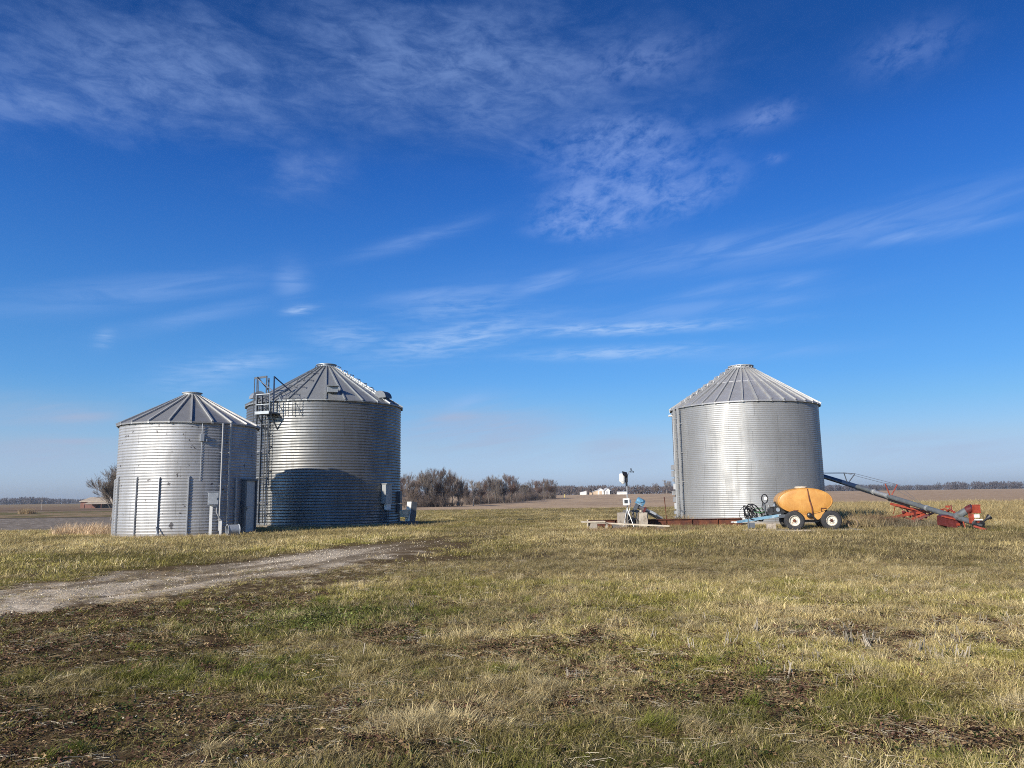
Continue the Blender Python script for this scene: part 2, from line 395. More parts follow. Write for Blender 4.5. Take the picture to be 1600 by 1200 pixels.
# control box on its own post, aeration fan on the ground
p = at(331, 830, 36.0); g = tz(p.x, 36.0)
ub = thing('control_box', 'pale electrical control box on a post in front of the small bin ladder', 'electrical box', (p.x, 36.0, g), D2R(24))
b = MB(); b.box((-.07, .05, .72), (.12, .10, 1.5)); b.build('post', M['white_paint'], ub)
b = MB(); b.box((0, -.06, 1.73), (.46, .24, .56)); b.box((0, -.19, 1.73), (.42, .02, .52)); b.box((0, -.06, 2.03), (.52, .3, .035)); cb = b.build('cabinet', M['grey_box'], ub)
b = MB(); b.box((.16, -.21, 1.72), (.03, .03, .1)); b.build('latch', M['dark_steel'], cb)
b = MB(); b.path([(.16, 0, 1.45), (.17, 0, 1.1), (.3, .05, .85), (.42, .12, .7), (.42, .13, .1)], .035, 8); b.build('conduit', M['steel'], ub, 60)
b = MB(); b.box((.37, .10, .34), (.10, .08, .7)); b.build('conduit_post', M['white_paint'], ub)
p = at(364, 822, 36.3); g = tz(p.x, 36.3)
fan = thing('aeration_fan', 'round aeration fan drum lying at the foot of the small bin', 'fan', (p.x, 36.3, g), D2R(38))
fan.scale = (.7, .7, .7)
mt = Matrix.Rotation(D2R(90), 4, 'Y')
b = MB(); b.lathe([(.36, -.38), (.38, -.38), (.38, -.36), (.35, -.34), (.35, .34), (.38, .36), (.38, .38), (.33, .38), (.33, -.2), (.33, -.38)], 28, Matrix.Translation((0, 0, .40)) @ mt, True); b.build('housing', M['grey_box'], fan, 40)
b = MB()
for k in range(6):
    a = k * math.pi / 3; c_, s_ = math.cos(a), math.sin(a)
    b.beam((.22, .06 * c_, .40 + .06 * s_), (.16, .31 * c_, .40 + .31 * s_), .12, .02, (.6, -s_, c_))
b.lathe([(.09, -.1), (.09, .12), (.03, .16)], 14, Matrix.Translation((.2, 0, .4)) @ mt)
b.build('impeller', M['dark_steel'], fan)
b = MB()
for k in range(4):
    r_ = .08 + .075 * k
    b.path([(.39, r_ * math.cos(t * math.pi / 10), .4 + r_ * math.sin(t * math.pi / 10)) for t in range(21)], .008, 4)
for k in range(4): b.tube((.39, .33 * math.cos(k * math.pi / 4), .4 + .33 * math.sin(k * math.pi / 4)), (.39, -.33 * math.cos(k * math.pi / 4), .4 - .33 * math.sin(k * math.pi / 4)), .008, n=4)
b.build('grille', M['dark_steel'], fan)
b = MB()
for s in (-.25, .25): b.box((s, 0, .03), (.08, .6, .06))
b.build('skid', M['steel'], fan)

# --- tall bin behind it
RB = 5.0; YB = 51.3
big, zrB, slB, RoB = make_bin('grain_bin', 'tall dark galvanized grain bin behind the small one, with caged ladder and roof-edge platform', 507, 722, YB, RB, 7.72, 10.72, .172, .0145, 28,
                     M['zinc_big'], M['roof_big'], M['rib_dark'], .58, .14, capH=.22)
pad(507, 722, YB, RB + .25, 'concrete_pad', .10)
TL = D2R(-46.5)
ladder(big, RB, TL, .3, 8.0, .46, .42, M['dark_steel'], .33, .065)
f = frame(TL)
for zz in (1.5, 3.0, 4.6, 6.2):                          # stand-offs from wall to rails
    b = MB()
    b.beam(cyl(RB + .42, TL, zz) - f.col[0] * .25, cyl(RB + .42, TL, zz) + f.col[0] * .25, .04, .04)
    for s in (-1, 1): b.beam(cyl(RB + .42, TL, zz) + f.col[0] * s * .25, cyl(RB, TL, zz) + f.col[0] * s * .5, .05, .05)
    b.beam(cyl(RB + .42, TL, zz) - f.col[0] * .25, cyl(RB + .1, TL, zz) - f.col[0] * 1.1, .05, .05)
    b.build('stand_off', M['steel'], big)
# safety cage: hoops and straps, open towards the wall
fwd = Vector((math.sin(D2R(18)), -math.cos(D2R(18)), 0)); rgt = Vector((math.cos(D2R(18)), math.sin(D2R(18)), 0))
cc = cyl(RB + .45, TL, 0) + rgt * .55
hz = [2.75, 3.4, 4.9, 6.2]
def hoop(b, zz, r=.40, rad=.022):
    b.path([cc + Vector((0, 0, zz)) + rgt * r * math.cos(t) + fwd * r * 1.1 * math.sin(t) for t in [math.pi * (-.15 + 1.3 * k / 14) for k in range(15)]], rad, 5)
cg = bpy.data.objects.new('safety_cage', None); COL.objects.link(cg); cg.parent = big
for zz in hz: b = MB(); hoop(b, zz); b.build('hoop', M['dark_steel'], cg)
for t in (-.15, .3, .7, 1.15):
    b = MB(); a = math.pi * t; pt = cc + rgt * .40 * math.cos(a) + fwd * .44 * math.sin(a)
    b.beam(pt + Vector((0, 0, 2.7)), pt + Vector((0, 0, 6.6)), .035, .03); b.build('cage_strap', M['dark_steel'], cg)
# second thin ladder line beside (cage side rail with rungs)
ladder(big, RB, D2R(-40.5), .3, 6.7, .26, .30, M['dark_steel'], .5, .035, name='side_ladder')
# platform at the eave
zp = 6.86; pc = cyl(RB + .55, D2R(-40), zp); fp = frame(D2R(-36))
plat = MB(); plat.box(pc + Vector((.15, 0, 0)), (1.05, 1.0, .06), fp); plat.box(pc + Vector((.15, 0, 0)) - Vector(fp.col[1]) * -.5, (1.05, .05, .17), fp)
pl = plat.build('platform', M['rib_dark'], big)
b = MB()
for s in (-.45, .5):
    q = pc + Vector((.15, 0, -.03)) + fp.col[0] * s
    b.beam(q + fp.col[1] * .4, cyl(RB + .02, D2R(-40), zp - .95) + fp.col[0] * s, .06, .06)
    b.beam(q + fp.col[1] * .45, q - fp.col[1] * .5, .05, .08)
b.build('bracket', M['dark_steel'], pl)
b = MB(); h = 1.15
for s in (-.5, .5):
    for o_ in (-.45, .46):
        q = pc + Vector((.15, 0, 0)) + fp.col[0] * s * 1.02 + fp.col[1] * o_
        b.beam(q, q + Vector((0, 0, h)), .05, .05, (0, 1, 0))
for zz in (.5, 1.12):
    q = pc + Vector((.15, 0, zz))
    b.beam(q + fp.col[0] * -.5 + fp.col[1] * .46, q + fp.col[0] * .5 + fp.col[1] * .46, .045, .045)
    for s in (-.5, .5): b.beam(q + fp.col[0] * s + fp.col[1] * .46, q + fp.col[0] * s - fp.col[1] * .45, .045, .045)
b.build('railing', M['rib_dark'], pl)
b = MB()                                                  # lighter rail further round the eave
for dg in (-27, -22, -17):
    b.tube(cyl(RB + .18, D2R(dg), 6.7), cyl(RB + .18, D2R(dg), 8.0), .02, n=5)
for zz in (7.1, 7.75): b.path([cyl(RB + .18, D2R(d_), zz) for d_ in (-30, -27, -22, -17)], .016, 5)
b.beam(cyl(RB + .18, D2R(-22), 7.6), cyl(RB + .18, D2R(-17), 6.8), .025, .025)
b.build('side_rail', M['dark_steel'], pl)
# tall arch posts over the ladder head
b = MB(); zt = 9.15
A = [cyl(RB + .40, D2R(-53), 0), cyl(RB + .62, D2R(-47), 0), cyl(RB + .35, D2R(-41.5), 0), cyl(RB - .15, D2R(-45.5), 0)]
for p_, z0_, z1_, w_ in ((A[0], 6.4, zt, .05), (A[1], 6.6, zt - .06, .07), (A[2], 6.9, zt + .05, .08), (A[3], 7.7, zt, .08), (A[0] + Vector((.25, -.1, 0)), 6.4, zt - .05, .04)):
    b.beam(p_ + Vector((0, 0, z0_)), p_ + Vector((0, 0, z1_)), w_, w_, (0, 1, 0))
b.beam(A[0] + Vector((0, 0, zt)), A[2] + Vector((0, 0, zt)), .06, .12)
b.beam(A[1] + Vector((0, 0, zt)), A[3] + Vector((0, 0, zt - .75)), .06, .06)
tw = b.build('ladder_gantry', M['dark_steel'], big)
b = MB(); p_ = cyl(RB + .25, D2R(-36), 0); b.beam(p_ + Vector((0, 0, 6.9)), p_ + Vector((0, 0, zt)), .085, .085, (0, 1, 0))
b.beam(p_ + Vector((0, 0, zt - .03)), cyl(RB - .72, D2R(-29), 8.28), .06, .06)
b.beam(A[1] + Vector((0, 0, zt - .1)), p_ + Vector((0, 0, zt - .95)), .05, .05)
b.build('handrail', M['navy'], tw)
# roof ladders: loops and rungs up two ribs
def roofpt(th, r, lift=0.0): return cyl(r, th, zrB(r) + .06 + lift)
for dg in (-33, -24):
    for i_ in range(5):
        b = MB()
        r_ = RoB - .35 - i_ * .95; t0 = D2R(dg)
        b.path([roofpt(t0 - .3 / r_, r_, .02), roofpt(t0 - .16 / r_, r_, .22), roofpt(t0 + .16 / r_, r_, .22), roofpt(t0 + .3 / r_, r_, .02)], .026, 5); b.build('roof_rung', M['dark_steel'], big)
b = MB()
for i_ in range(8):
    r_ = RoB - .45 - i_ * .52; t0 = D2R(52)
    b.path([roofpt(t0 - .26 / r_, r_, .0), roofpt(t0 - .2 / r_, r_, .2), roofpt(t0 + .2 / r_, r_, .2), roofpt(t0 + .26 / r_, r_, .0)], .03, 5)
b.build('roof_ladder', M['steel'], big)
def roof_vent(th, r, w, mat, kind):
    f_ = frame(th); b = MB(); base = cyl(r, th, zrB(r))
    if kind == 'box':
        b.box(base + Vector((0, 0, .26)), (w, .55, .36), f_); b.box(base + Vector((0, 0, .46)) + f_.col[1] * .1, (w * 1.15, .75, .05), f_)
    else:
        n = 10; poly = [base + f_.col[1] * (.45 * math.cos(math.pi * k / n) - .0) + Vector((0, 0, .02 + .46 * math.sin(math.pi * k / n))) for k in range(n + 1)]
        poly = [p_ - f_.col[0] * w / 2 for p_ in poly]
        b.prism(poly, f_.col[0] * w)
    b.build('roof_vent', mat, big, 40)
roof_vent(D2R(5), 4.45, .62, M['rib_dark'], 'box'); roof_vent(D2R(-66), 4.6, .75, M['rib_dark'], 'dome'); roof_vent(D2R(53), 4.5, .75, M['dark_steel'], 'dome')
# switch cabinets low on the right flank
th = D2R(48); f = frame(th); b = MB(); b.box(cyl(RB + .17, th, 1.95), (.62, .34, 1.2), f); b.box(cyl(RB + .2, th, 2.57), (.7, .46, .05), f); cabn = b.build('switch_cabinet', M['rib_dark'], big)
b = MB(); b.box(cyl(RB + .17, th, 1.15) + f.col[0] * .1, (.42, .2, .36), f); b.build('meter_box', M['white_paint'], big)
b = MB()
for u_ in (-.3, -.1, .15, .3): b.tube(cyl(RB + .08, th, .1) + f.col[0] * u_, cyl(RB + .08, th, 1.0) + f.col[0] * u_, .035, n=6)
b.build('conduit', M['dark_steel'], big)
th = D2R(71); f = frame(th); b = MB(); b.box(cyl(RB + .1, th, 1.75), (.5, .22, .75), f); b.box(cyl(RB + .1, th, 1.05), (.62, .2, .5), f); b.tube(cyl(RB + .08, th, .1), cyl(RB + .08, th, .9), .05); b.build('fuse_box', M['dark_steel'], big)
# low fan unit by the right foot
p = at(640, 800, 48.3); g = tz(p.x, 48.3)
hf = thing('fan_heater', 'upright dryer fan unit with white side, beside the right foot of the tall bin', 'fan', (p.x, 48.3, g), D2R(30))
b = MB(); b.prism([(-.12, -.36, .22), (.22, -.36, .2), (.36, -.36, 1.38), (.02, -.36, 1.42)], (0, .72, 0)); b.build('housing', M['dark_steel'], hf)
b = MB(); b.prism([(-.17, -.33, .24), (-.135, -.33, .24), (.005, -.33, 1.42), (-.03, -.33, 1.42)], (0, .66, 0)); b.build('side_panel', M['white_paint'], hf)
b = MB(); b.prism([(-.55, -.28, .5), (-.17, -.3, .45), (-.12, -.3, .95), (-.55, -.28, .9)], (0, .56, 0)); b.build('duct', M['wood'], hf)
b = MB()
for k in range(5): b.path([(.30 + .002 * k + .01, .30 * math.cos(t * .3142) * (k + 1) / 5, .78 + .42 * math.sin(t * .3142) * (k + 1) / 5) for t in range(21)], .012, 4)
b.build('grille', M['steel'], hf)
b = MB()
for s in (-.28, .28): b.box((0, s, .11), (.9, .08, .22))
b.build('skid', M['dark_steel'], hf)

# --- bin at the right
RR_ = 4.04; YR = 44.0
rbin, zrR, slR, RoR = make_bin('grain_bin', 'bright galvanized grain bin standing alone at the right, behind the yellow tank', 1166, 722, YR, RR_, 6.52, 9.02, .105, .0045, 36,
                     M['zinc_right'], M['roof_right'], M['rib'], .62, .12, seam=.52, capH=.25)
pad(1166, 722, YR, RR_ + .2, 'concrete_pad', .12)
ladder(rbin, RR_, D2R(-58), .25, 6.45, .44, .24, M['rib'], .36, .065)
b = MB()
t0 = D2R(-68)
b.path([cyl(RR_ + .1, t0, .2), cyl(RR_ + .1, t0, 6.1), cyl(RR_ + .2, t0 + .02, 6.2)], .045, 8); b.build('downpipe', M['steel'], rbin, 40)
b = MB(); f = frame(D2R(-76)); b.box(cyl(RR_ + .12, D2R(-76), 6.15), (.3, .22, .09), f); b.build('vent', M['white_paint'], rbin)
b = MB()
rnd = random.Random(5)
for i_ in range(9):
    zz = .3 + i_ * .36; b.box(cyl(RR_ + .12, D2R(-72) + rnd.uniform(-.04, .06), zz), (rnd.uniform(.15, .34), .2, rnd.uniform(.18, .34)), frame(D2R(-72 + rnd.uniform(-20, 20))))
b.build('conveyor_head', M['steel'], rbin)
b = MB()
def rp(th, r, l=0.0): return cyl(r, th, zrR(r) + .07 + l)
t0 = D2R(-54)
for i_ in range(9):
    r_ = RoR - .2 - i_ * .38; b.path([rp(t0 - .24 / r_, r_), rp(t0 - .2 / r_, r_, .14), rp(t0 + .2 / r_, r_, .14), rp(t0 + .24 / r_, r_)], .024, 5)
b.build('roof_ladder', M['steel'], rbin)
b = MB()
for dg in range(0, 360, 20): b.box(cyl(.66, D2R(dg), zrR(.66) + .16), (.05, .09, .1), frame(D2R(dg)))
b.path([cyl(.8, D2R(d_), zrR(.8) + .12) for d_ in range(0, 361, 12)], .03, 5); b.build('cap_clamp', M['steel'], rbin)
# ------------------------------------------------------------------ nurse tank trailer
c = at(1266, 826, 34.6); gz = tz(c.x, 34.6)
tr = thing('tank_trailer', 'orange tank on a four wheel trailer with pale blue drawbar, before the right bin', 'trailer', (c.x, 34.6, gz), D2R(-11))
TX = -.26; HW = 1.14; HH = .565; TZC = 1.27
def ell(s, k=60, e=2.05):
    P = []
    for i_ in range(k):
        t = 2 * math.pi * i_ / k; ct, st_ = math.cos(t), math.sin(t)
        x = HW * s * math.copysign(abs(ct) ** (2 / e), ct); z = HH * s * math.copysign(abs(st_) ** (2 / e), st_)
        if st_ > 0: z *= 1.0
        P.append((x, z))
    return P
b = MB(); K = 60
prof = [(-.77, .0), (-.775, .35), (-.77, .70), (-.752, .90), (-.735, .945), (-.752, .955), (-.752, .985), (-.725, 1.005), (-.66, 1.0), (-.3, 1.005), (0, 1.01), (.3, 1.005), (.66, 1.0), (.70, .965), (.73, .945), (.755, .9), (.77, .7), (.775, .35), (.77, 0)]
for (y, s) in prof:
    for (x, z) in ell(max(s, .01), K): b.v.append((TX + x, y, TZC + z))
for i_ in range(len(prof) - 1):
    for k in range(K):
        k2 = (k + 1) % K; b.f.append((i_ * K + k2, i_ * K + k, (i_ + 1) * K + k, (i_ + 1) * K + k2))
# moulded saddle between the wheels
sad = [(-.78, 1.0), (-.30, .56), (-.16, .47), (.42, .47), (.52, .56), (.78, .95), (.5, 1.15), (-.5, 1.15)]
b.prism([(TX + .1 + x, -.71, z) for x, z in sad], (0, 1.42, 0))
tank = b.build('tank', M['tank'], tr, 32)
b = MB(); b.lathe([(.27, 0), (.27, .05), (.24, .075), (.06, .09)], 24, Matrix.Translation((TX - .02, 0, TZC + HH - .005))); b.build('lid', M['wood'], tank, 40)
b = MB(); b.path([(TX + .10, -.55, TZC + .565), (TX + .13, -.74, TZC + .50), (TX + .18, -.80, 1.3), (TX + .26, -.80, .95), (TX + .27, -.78, .52)], .032, 8); b.build('sight_hose', M['rust'], tank, 60)
b = MB(); b.box((TX - .42, -.785, .86), (.2, .02, .035)); b.build('bracket', M['rust'], tank)
b = MB(); b.box((TX + .63, -.785, .9), (.03, .02, .14)); b.box((TX + .73, -.785, .955), (.22, .02, .035)); b.build('bracket', M['rust'], tank)
b = MB(); b.lathe([(.11, -.05), (.12, 0), (.10, .1), (.05, .13)], 16, Matrix.Translation((TX + .13, -.80, .66)) @ Matrix.Rotation(D2R(90), 4, 'X')); b.path([(TX + .13, -.88, .66), (TX + .26, -.9, .6), (TX + .33, -.88, .5)], .04, 8); b.build('outlet_valve', M['black'], tank, 40)
def wheel(x, y, side):
    r = .425; w = .26; mt_ = Matrix.Translation((x, y, r)) @ Matrix.Rotation(D2R(90) * side, 4, 'X')
    b = MB(); b.lathe([(.23, -w / 2 + .02), (.30, -w / 2), (.375, -w / 2 + .01), (.415, -w / 2 + .06), (r, -w / 4), (r, w / 4), (.415, w / 2 - .06), (.375, w / 2 - .01), (.30, w / 2), (.23, w / 2 - .02)], 40, mt_, True)
    wh = thing_part('wheel', tr)
    ty = b.build('tyre', M['rubber'], wh, 35)
    b = MB(); b.lathe([(.235, -w / 2 + .01), (.235, w / 2 - .03), (.218, w / 2 - .01), (.2, w / 2 - .04), (.19, .02), (.15, .015), (.13, .05), (.07, .055), (.06, .02)], 32, mt_); rm = b.build('rim', M['rim_white'], wh, 35)
    b = MB(); b.lathe([(.062, 0), (.062, .10), (.045, .13), (.01, .135)], 14, mt_)
    for k in range(6):
        a = k * math.pi / 3; b.lathe([(.012, .0), (.012, .075), (.004, .08)], 6, mt_ @ Matrix.Translation((.1 * math.cos(a), .1 * math.sin(a), 0)))
    b.build('hub', M['rust'], wh, 40)
def thing_part(name, parent):
    o = bpy.data.objects.new(name, None); COL.objects.link(o); o.parent = parent; o.empty_display_size = .1; return o
for x in (-.76, .76):
    wheel(x, -.74, 1); wheel(x, .74, -1)
b = MB()
for s in (-.42, .42): b.beam((-1.35, s, .62), (1.1, s, .62), .1, .14)
for x in (-.76, .76): b.beam((x, -.62, .425), (x, .62, .425), .09, .09)
b.beam((-.9, 0, .38), (.9, 0, .38), .08, .1); b.beam((-1.3, -.42, .62), (-1.3, .42, .62), .1, .12); b.beam((1.05, -.42, .62), (1.05, .42, .62), .1, .12)
for s in (-.42, .42):
    for x in (-.76, .76): b.box((x, s, .51), (.2, .1, .2))
b.build('frame', M['dark_steel'], tr)
b = MB()
for s in (-.42, .42): b.beam((-1.25, s, .66), (-2.75, s * .16, .42), .05, .12)
b.beam((-2.55, 0, .43), (-3.15, 0, .36), .09, .10)
db = b.build('drawbar', M['pale_blue'], tr)
b = MB(); b.box((-3.22, 0, .36), (.2, .1, .05)); b.path([(-3.3 + .06 * math.cos(t), .06 * math.sin(t), .36) for t in [k * math.pi / 6 for k in range(13)]], .02, 6); b.build('hitch_eye', M['white_paint'], db)
b = MB(); b.tube((-2.62, -.1, .05), (-2.62, -.1, .75), .035); b.box((-2.62, -.1, .04), (.22, .22, .03)); b.tube((-2.62, -.1, .72), (-2.62, -.28, .72), .015); b.box((-2.5, 0, .22), (.3, .22, .22)); b.build('jack', M['dark_steel'], tr)
# coiled hoses on the drawbar nose
b = MB(); rnd = random.Random(3)
for k in range(9):
    cx_, w_, h_ = -2.72 + .045 * k, rnd.uniform(.16, .28), rnd.uniform(.24, .40); y_ = rnd.uniform(-.18, .18); lean = rnd.uniform(-.05, .4)
    b.path([(cx_ + w_ * math.cos(t) * .8 + lean * (.5 - .5 * math.sin(t)) * .9, y_ + .1 * math.cos(t), .58 + h_ * math.sin(t) + h_ * .5) for t in [2 * math.pi * q / 18 for q in range(19)]], .024, 6, False)
b.path([(-2.75, 0, 1.1), (-2.95, -.05, .9), (-2.98, 0, .6), (-2.85, .05, .42)], .015, 5)
b.path([(-2.4, 0, .95), (-2.0, .02, .72), (-1.6, 0, .66), (-1.4, 0, .75)], .02, 6); b.path([(-2.35, .1, .85), (-1.9, .1, .64), (-1.3, .1, .7)], .018, 6)
b.build('hose_coil', M['black'], tr, 60)
# pump, engine, standpipe, hose loop
b = MB(); b.box((-1.36, 0, .98), (.30, .34, .34)); b.box((-1.36, 0, 1.2), (.2, .26, .1)); b.lathe([(.13, -.12), (.15, -.1), (.15, .1), (.1, .14)], 18, Matrix.Translation((-1.62, 0, .88)) @ Matrix.Rotation(D2R(90), 4, 'X')); b.box((-1.45, 0, .76), (.7, .4, .1)); b.box((-1.1, -.1, .86), (.25, .3, .2)); pe = b.build('pump_engine', M['black'], tr)
b = MB(); b.tube((-1.34, -.2, .9), (-1.34, -.24, .9), .09, n=14); b.box((-1.5, -.2, 1.1), (.1, .06, .12)); b.tube((-1.7, -.1, .75), (-1.7, -.1, 1.1), .03); b.build('pump_fitting', M['chrome'], pe)
b = MB(); b.path([(-1.86, -.05, .68), (-1.88, -.05, 1.05), (-1.90, -.05, 1.2)], .05, 8); b.build('standpipe', M['dark_steel'], tr, 60)
b = MB()
for dy in (-.09, .03): b.path([(-1.86 + .13 * math.cos(t), dy, 1.38 + .20 * math.sin(t)) for t in [2 * math.pi * q / 16 for q in range(17)]], .022, 6, False)
b.path([(-1.95, -.05, 1.2), (-2.0, -.05, 1.0), (-1.93, -.08, .75)], .022, 6); b.build('hose_loop', M['black'], tr, 60)
b = MB(); b.lathe([(.01, -.02), (.075, 0), (.075, .02), (.01, .03)], 14, Matrix.Translation((-1.83, -.12, 1.4)) @ Matrix.Rotation(D2R(90), 4, 'X')); b.build('gauge', M['white_paint'], tr, 40)
b = MB(); b.path([(-2.12 + .26 * math.cos(t), .18 * math.sin(t), .86 + .09 * math.sin(t)) for t in [2 * math.pi * q / 20 for q in range(21)]], .02, 6, False); b.tube((-2.1, 0, .62), (-2.1, 0, .86), .018); b.build('handwheel', M['green_hose'], tr, 60)
# ------------------------------------------------------------------ blocks and slab near the trailer
def rock(name, label, cat, c, sz, seed, rz=0.0, mat='concrete', rough=.08, group=None):
    rn = random.Random(seed); bm_v = []; n = 5
    b = MB(); idx = {}
    def vv(p):
        k = tuple(round(q, 4) for q in p)
        if k not in idx:
            l = max(abs(q) for q in p); sph = Vector(p).normalized()
            q = Vector(p).lerp(sph, .22) + Vector((rn.uniform(-1, 1), rn.uniform(-1, 1), rn.uniform(-1, 1))) * rough
            b.v.append((q.x * sz[0] / 2, q.y * sz[1] / 2, q.z * sz[2] / 2)); idx[k] = len(b.v) - 1
        return idx[k]
    for ax in range(3):
        for sg in (-1, 1):
            for i_ in range(n):
                for j_ in range(n):
                    q = []
                    for (a_, b_) in ((0, 0), (1, 0), (1, 1), (0, 1)):
                        u = -1 + 2 * (i_ + a_) / n; v = -1 + 2 * (j_ + b_) / n
                        p = [0, 0, 0]; p[ax] = sg; p[(ax + 1) % 3] = u; p[(ax + 2) % 3] = v; q.append(vv(p))
                    b.f.append(tuple(q if sg > 0 else q[::-1]))
    o = b.build(name, M[mat], None, 45, loc=c); o.rotation_euler = (0, 0, rz); tag(o, label, cat, group); return o
p = at(1206, 818, 34.4); rock('support_block', 'short tan block on the ground under the pale blue drawbar', 'block', (p.x, 34.5, tz(p.x, 34.5) + .16), (.40, .25, .30), 4, D2R(-8), 'concrete')
b = MB(); rn = random.Random(9); gp = at(1270, 826, 33.6)
out = [(-2.6 + .35 * k + rn.uniform(-.1, .1), -1.05 + rn.uniform(-.16, .16) - .06 * k * .3, 0) for k in range(15)] + [(2.4 - .35 * k + rn.uniform(-.1, .1), .9 + rn.uniform(-.1, .1), 0) for k in range(14)]
b.prism(out, (0, 0, .06)); o = b.build('concrete_slab', M['concrete'], None, None, loc=(gp.x - .2, 34.5, tz(gp.x, 34.5) - .01)); o.rotation_euler = (0, 0, D2R(-9)); tag(o, kind='structure')
# ------------------------------------------------------------------ rusty beam, plank, blocks
p0 = at(919, 815, 40.0); p1 = at(1160, 815, 39.6)
b = MB(); bl = (p1 - p0).length; g0 = tz(p0.x, 40.0)
h_ = .40; w_ = .22
d_ = Vector((p1.x - p0.x, p1.y - p0.y, 0)).normalized(); ang = math.atan2(d_.y, d_.x)
bm_ = thing('steel_beam', 'long rusty steel beam lying along the ground in front of the right bin', 'beam', (p0.x, p0.y, g0), ang)
b.box((bl / 2, 0, h_ - .012), (bl, w_, .024)); b.box((bl / 2, 0, .012), (bl, w_, .024)); b.box((bl / 2, 0, h_ / 2), (bl, .02, h_ - .05)); b.build('beam_web', M['rust'], bm_)
b = MB()
for k in range(1, 6): b.box((bl * k / 6 + .05, -.055, h_ / 2), (.018, .09, h_ - .06))
b.build('stiffener_plate', M['rust'], bm_)
b = MB(); b.box((-.03, 0, .2), (.05, .30, .44)); b.build('end_plate', M['wood'], bm_)
p = at(972.5, 805, 39.0); rock('concrete_block', 'tan concrete block left of the weather mast legs', 'block', (p.x, 39.0, tz(p.x, 39.0) + .38), (.46, .6, .80), 21, .1, rough=.07)
p = at(1005.5, 807, 39.0); rock('concrete_block', 'sloped tan concrete block below the blue auger motor', 'block', (p.x, 39.05, tz(p.x, 39.0) + .36), (.44, .6, .80), 22, -.2, rough=.12)
b = MB()
p = at(989, 806, 39.3); g = tz(p.x, 39.3)
pal = thing('dark_gap_slats', 'dark slats standing in for the shaded gap between two concrete blocks', 'pallet', (p.x, 39.3, g), 0.05)  # dark boards added in place of the shaded hollow between the blocks
for k in range(5): b.box((-.42 + .21 * k, 0, .45), (.13, .03, .9))
b.build('board', M['wood_dark'], pal)
b = MB()
for zz in (.08, .45, .82): b.box((0, .06, zz), (1.0, .08, .09))
b.build('runner', M['wood_dark'], pal)
b = MB(); b.box((.38, -.04, .43), (.09, .05, .9)); b.build('upright_board', M['wood'], pal)
p0 = at(948, 817.6, 38.0); p1 = at(1046, 822.0, 37.6); b = MB()
b.beam(p0, p1, .26, .07); o = b.build('plank', M['wood'], None); tag(o, 'long weathered pale plank lying in front of the weather mast', 'plank')
for q_, (px, yy) in enumerate(((962, 38.0), (1032, 37.7))):
    p = at(px, 826, yy); gg = tz(p.x, yy); zt_ = p0.z + (p1.z - p0.z) * (px - 948) / 98 - .04
    b = MB(); hh = zt_ - gg + .1
    b.box((0, 0, 0), (.34, .28, hh), Matrix.Rotation(.2 * q_, 3, 'Z'))
    b.box((.02, -.02, -hh * .3), (.44, .34, hh * .35))
    o = b.build('timber_block', M['wood_dark'], None, loc=(p.x, yy, gg - .1 + hh / 2)); tag(o, ('dark timber block under the left end of the pale plank', 'dark timber block under the right end of the pale plank')[q_], 'block')
p = at(932, 824, 37.6); gg = tz(p.x, 37.6)
cb_ = thing('concrete_block', 'broken hollow concrete block lying left of the pale plank', 'block', (p.x, 37.6, gg), .1)
b = MB(); b.box((-.15, 0, .17), (.32, .3, .34)); b.box((.25, 0, .32), (.5, .3, .06)); b.box((.25, 0, .03), (.5, .3, .06)); b.box((.48, 0, .17), (.06, .3, .3)); b.build('block_shell', M['concrete'], cb_)
b = MB(); b.box((-.15, .05, .385), (1.1, .5, .07)); b.build('cap_slab', M['wood'], cb_)
p0 = at(1038, 778, 40.6); p1 = at(1042, 797, 40.9)
b = MB(); p1.z = tz(p1.x, 40.9) - .1; b.tube(p0, p1, .022); b.box(p0, (.05, .05, .08)); o = b.build('metal_stake', M['rust'], None); tag(o, 'thin rusty stake leaning in the grass left of the right bin ladder', 'stake')
# ------------------------------------------------------------------ weather station
YW = 38.8
def W(px, py, dy=0.0): return at(px, py, YW + dy)
bp_ = W(980.5, 818); gz = tz(bp_.x, YW)
ws = thing('weather_station', 'white weather station mast on tripod legs with solar panel and wind vane', 'weather station', (bp_.x, YW, gz))
def L_(p): return Vector(p) - Vector((bp_.x, YW, gz))
b = MB(); b.tube((0, 0, 0), L_(W(979.5, 745)), .032, .026); b.build('mast', M['pale_tube'], ws, 60)
for (px, py, dy) in ((974, 819, -.35), (991, 818, -.3), (979, 819, .7)):
    b = MB(); q = L_(W(px, py, dy)); q.z = 0.02; b.tube((0, 0, 1.0), q, .018); b.tube(q * .55 + Vector((0, 0, .45)), (0, 0, .35), .012); b.box(q, (.12, .12, .03)); b.build('leg', M['pale_tube'], ws)
b = MB(); q = L_(W(977.8, 784)); b.box(q + Vector((.0, -.12, 0)), (.30, .2, .34)); bx = b.build('logger_box', M['white_paint'], ws)
b = MB(); b.box(q + Vector((-.02, -.225, .01)), (.17, .012, .17)); b.build('screen', M['screen'], bx)
b = MB(); b.path([q + Vector((.15, -.1, .1)), q + Vector((.25, -.1, 0)), q + Vector((.2, 0, -.3)), (.03, -.02, .6)], .012, 6); b.lathe([(.05, -.08), (.06, 0), (.04, .08)], 10, Matrix.Translation(q + Vector((.2, -.08, .02)))); b.build('cable_gland', M['white_paint'], bx)
b = MB(); q = L_(W(972.5, 746.5)); b.lathe([(.13, -.2), (.15, -.14), (.15, .12), (.13, .2)], 20, Matrix.Translation(q + Vector((-.02, -.05, 0)))); b.lathe([(.05, -.30), (.11, -.24), (.12, -.2)], 18, Matrix.Translation(q + Vector((.02, -.05, 0)))); b.build('rain_gauge', M['white_paint'], ws, 40)
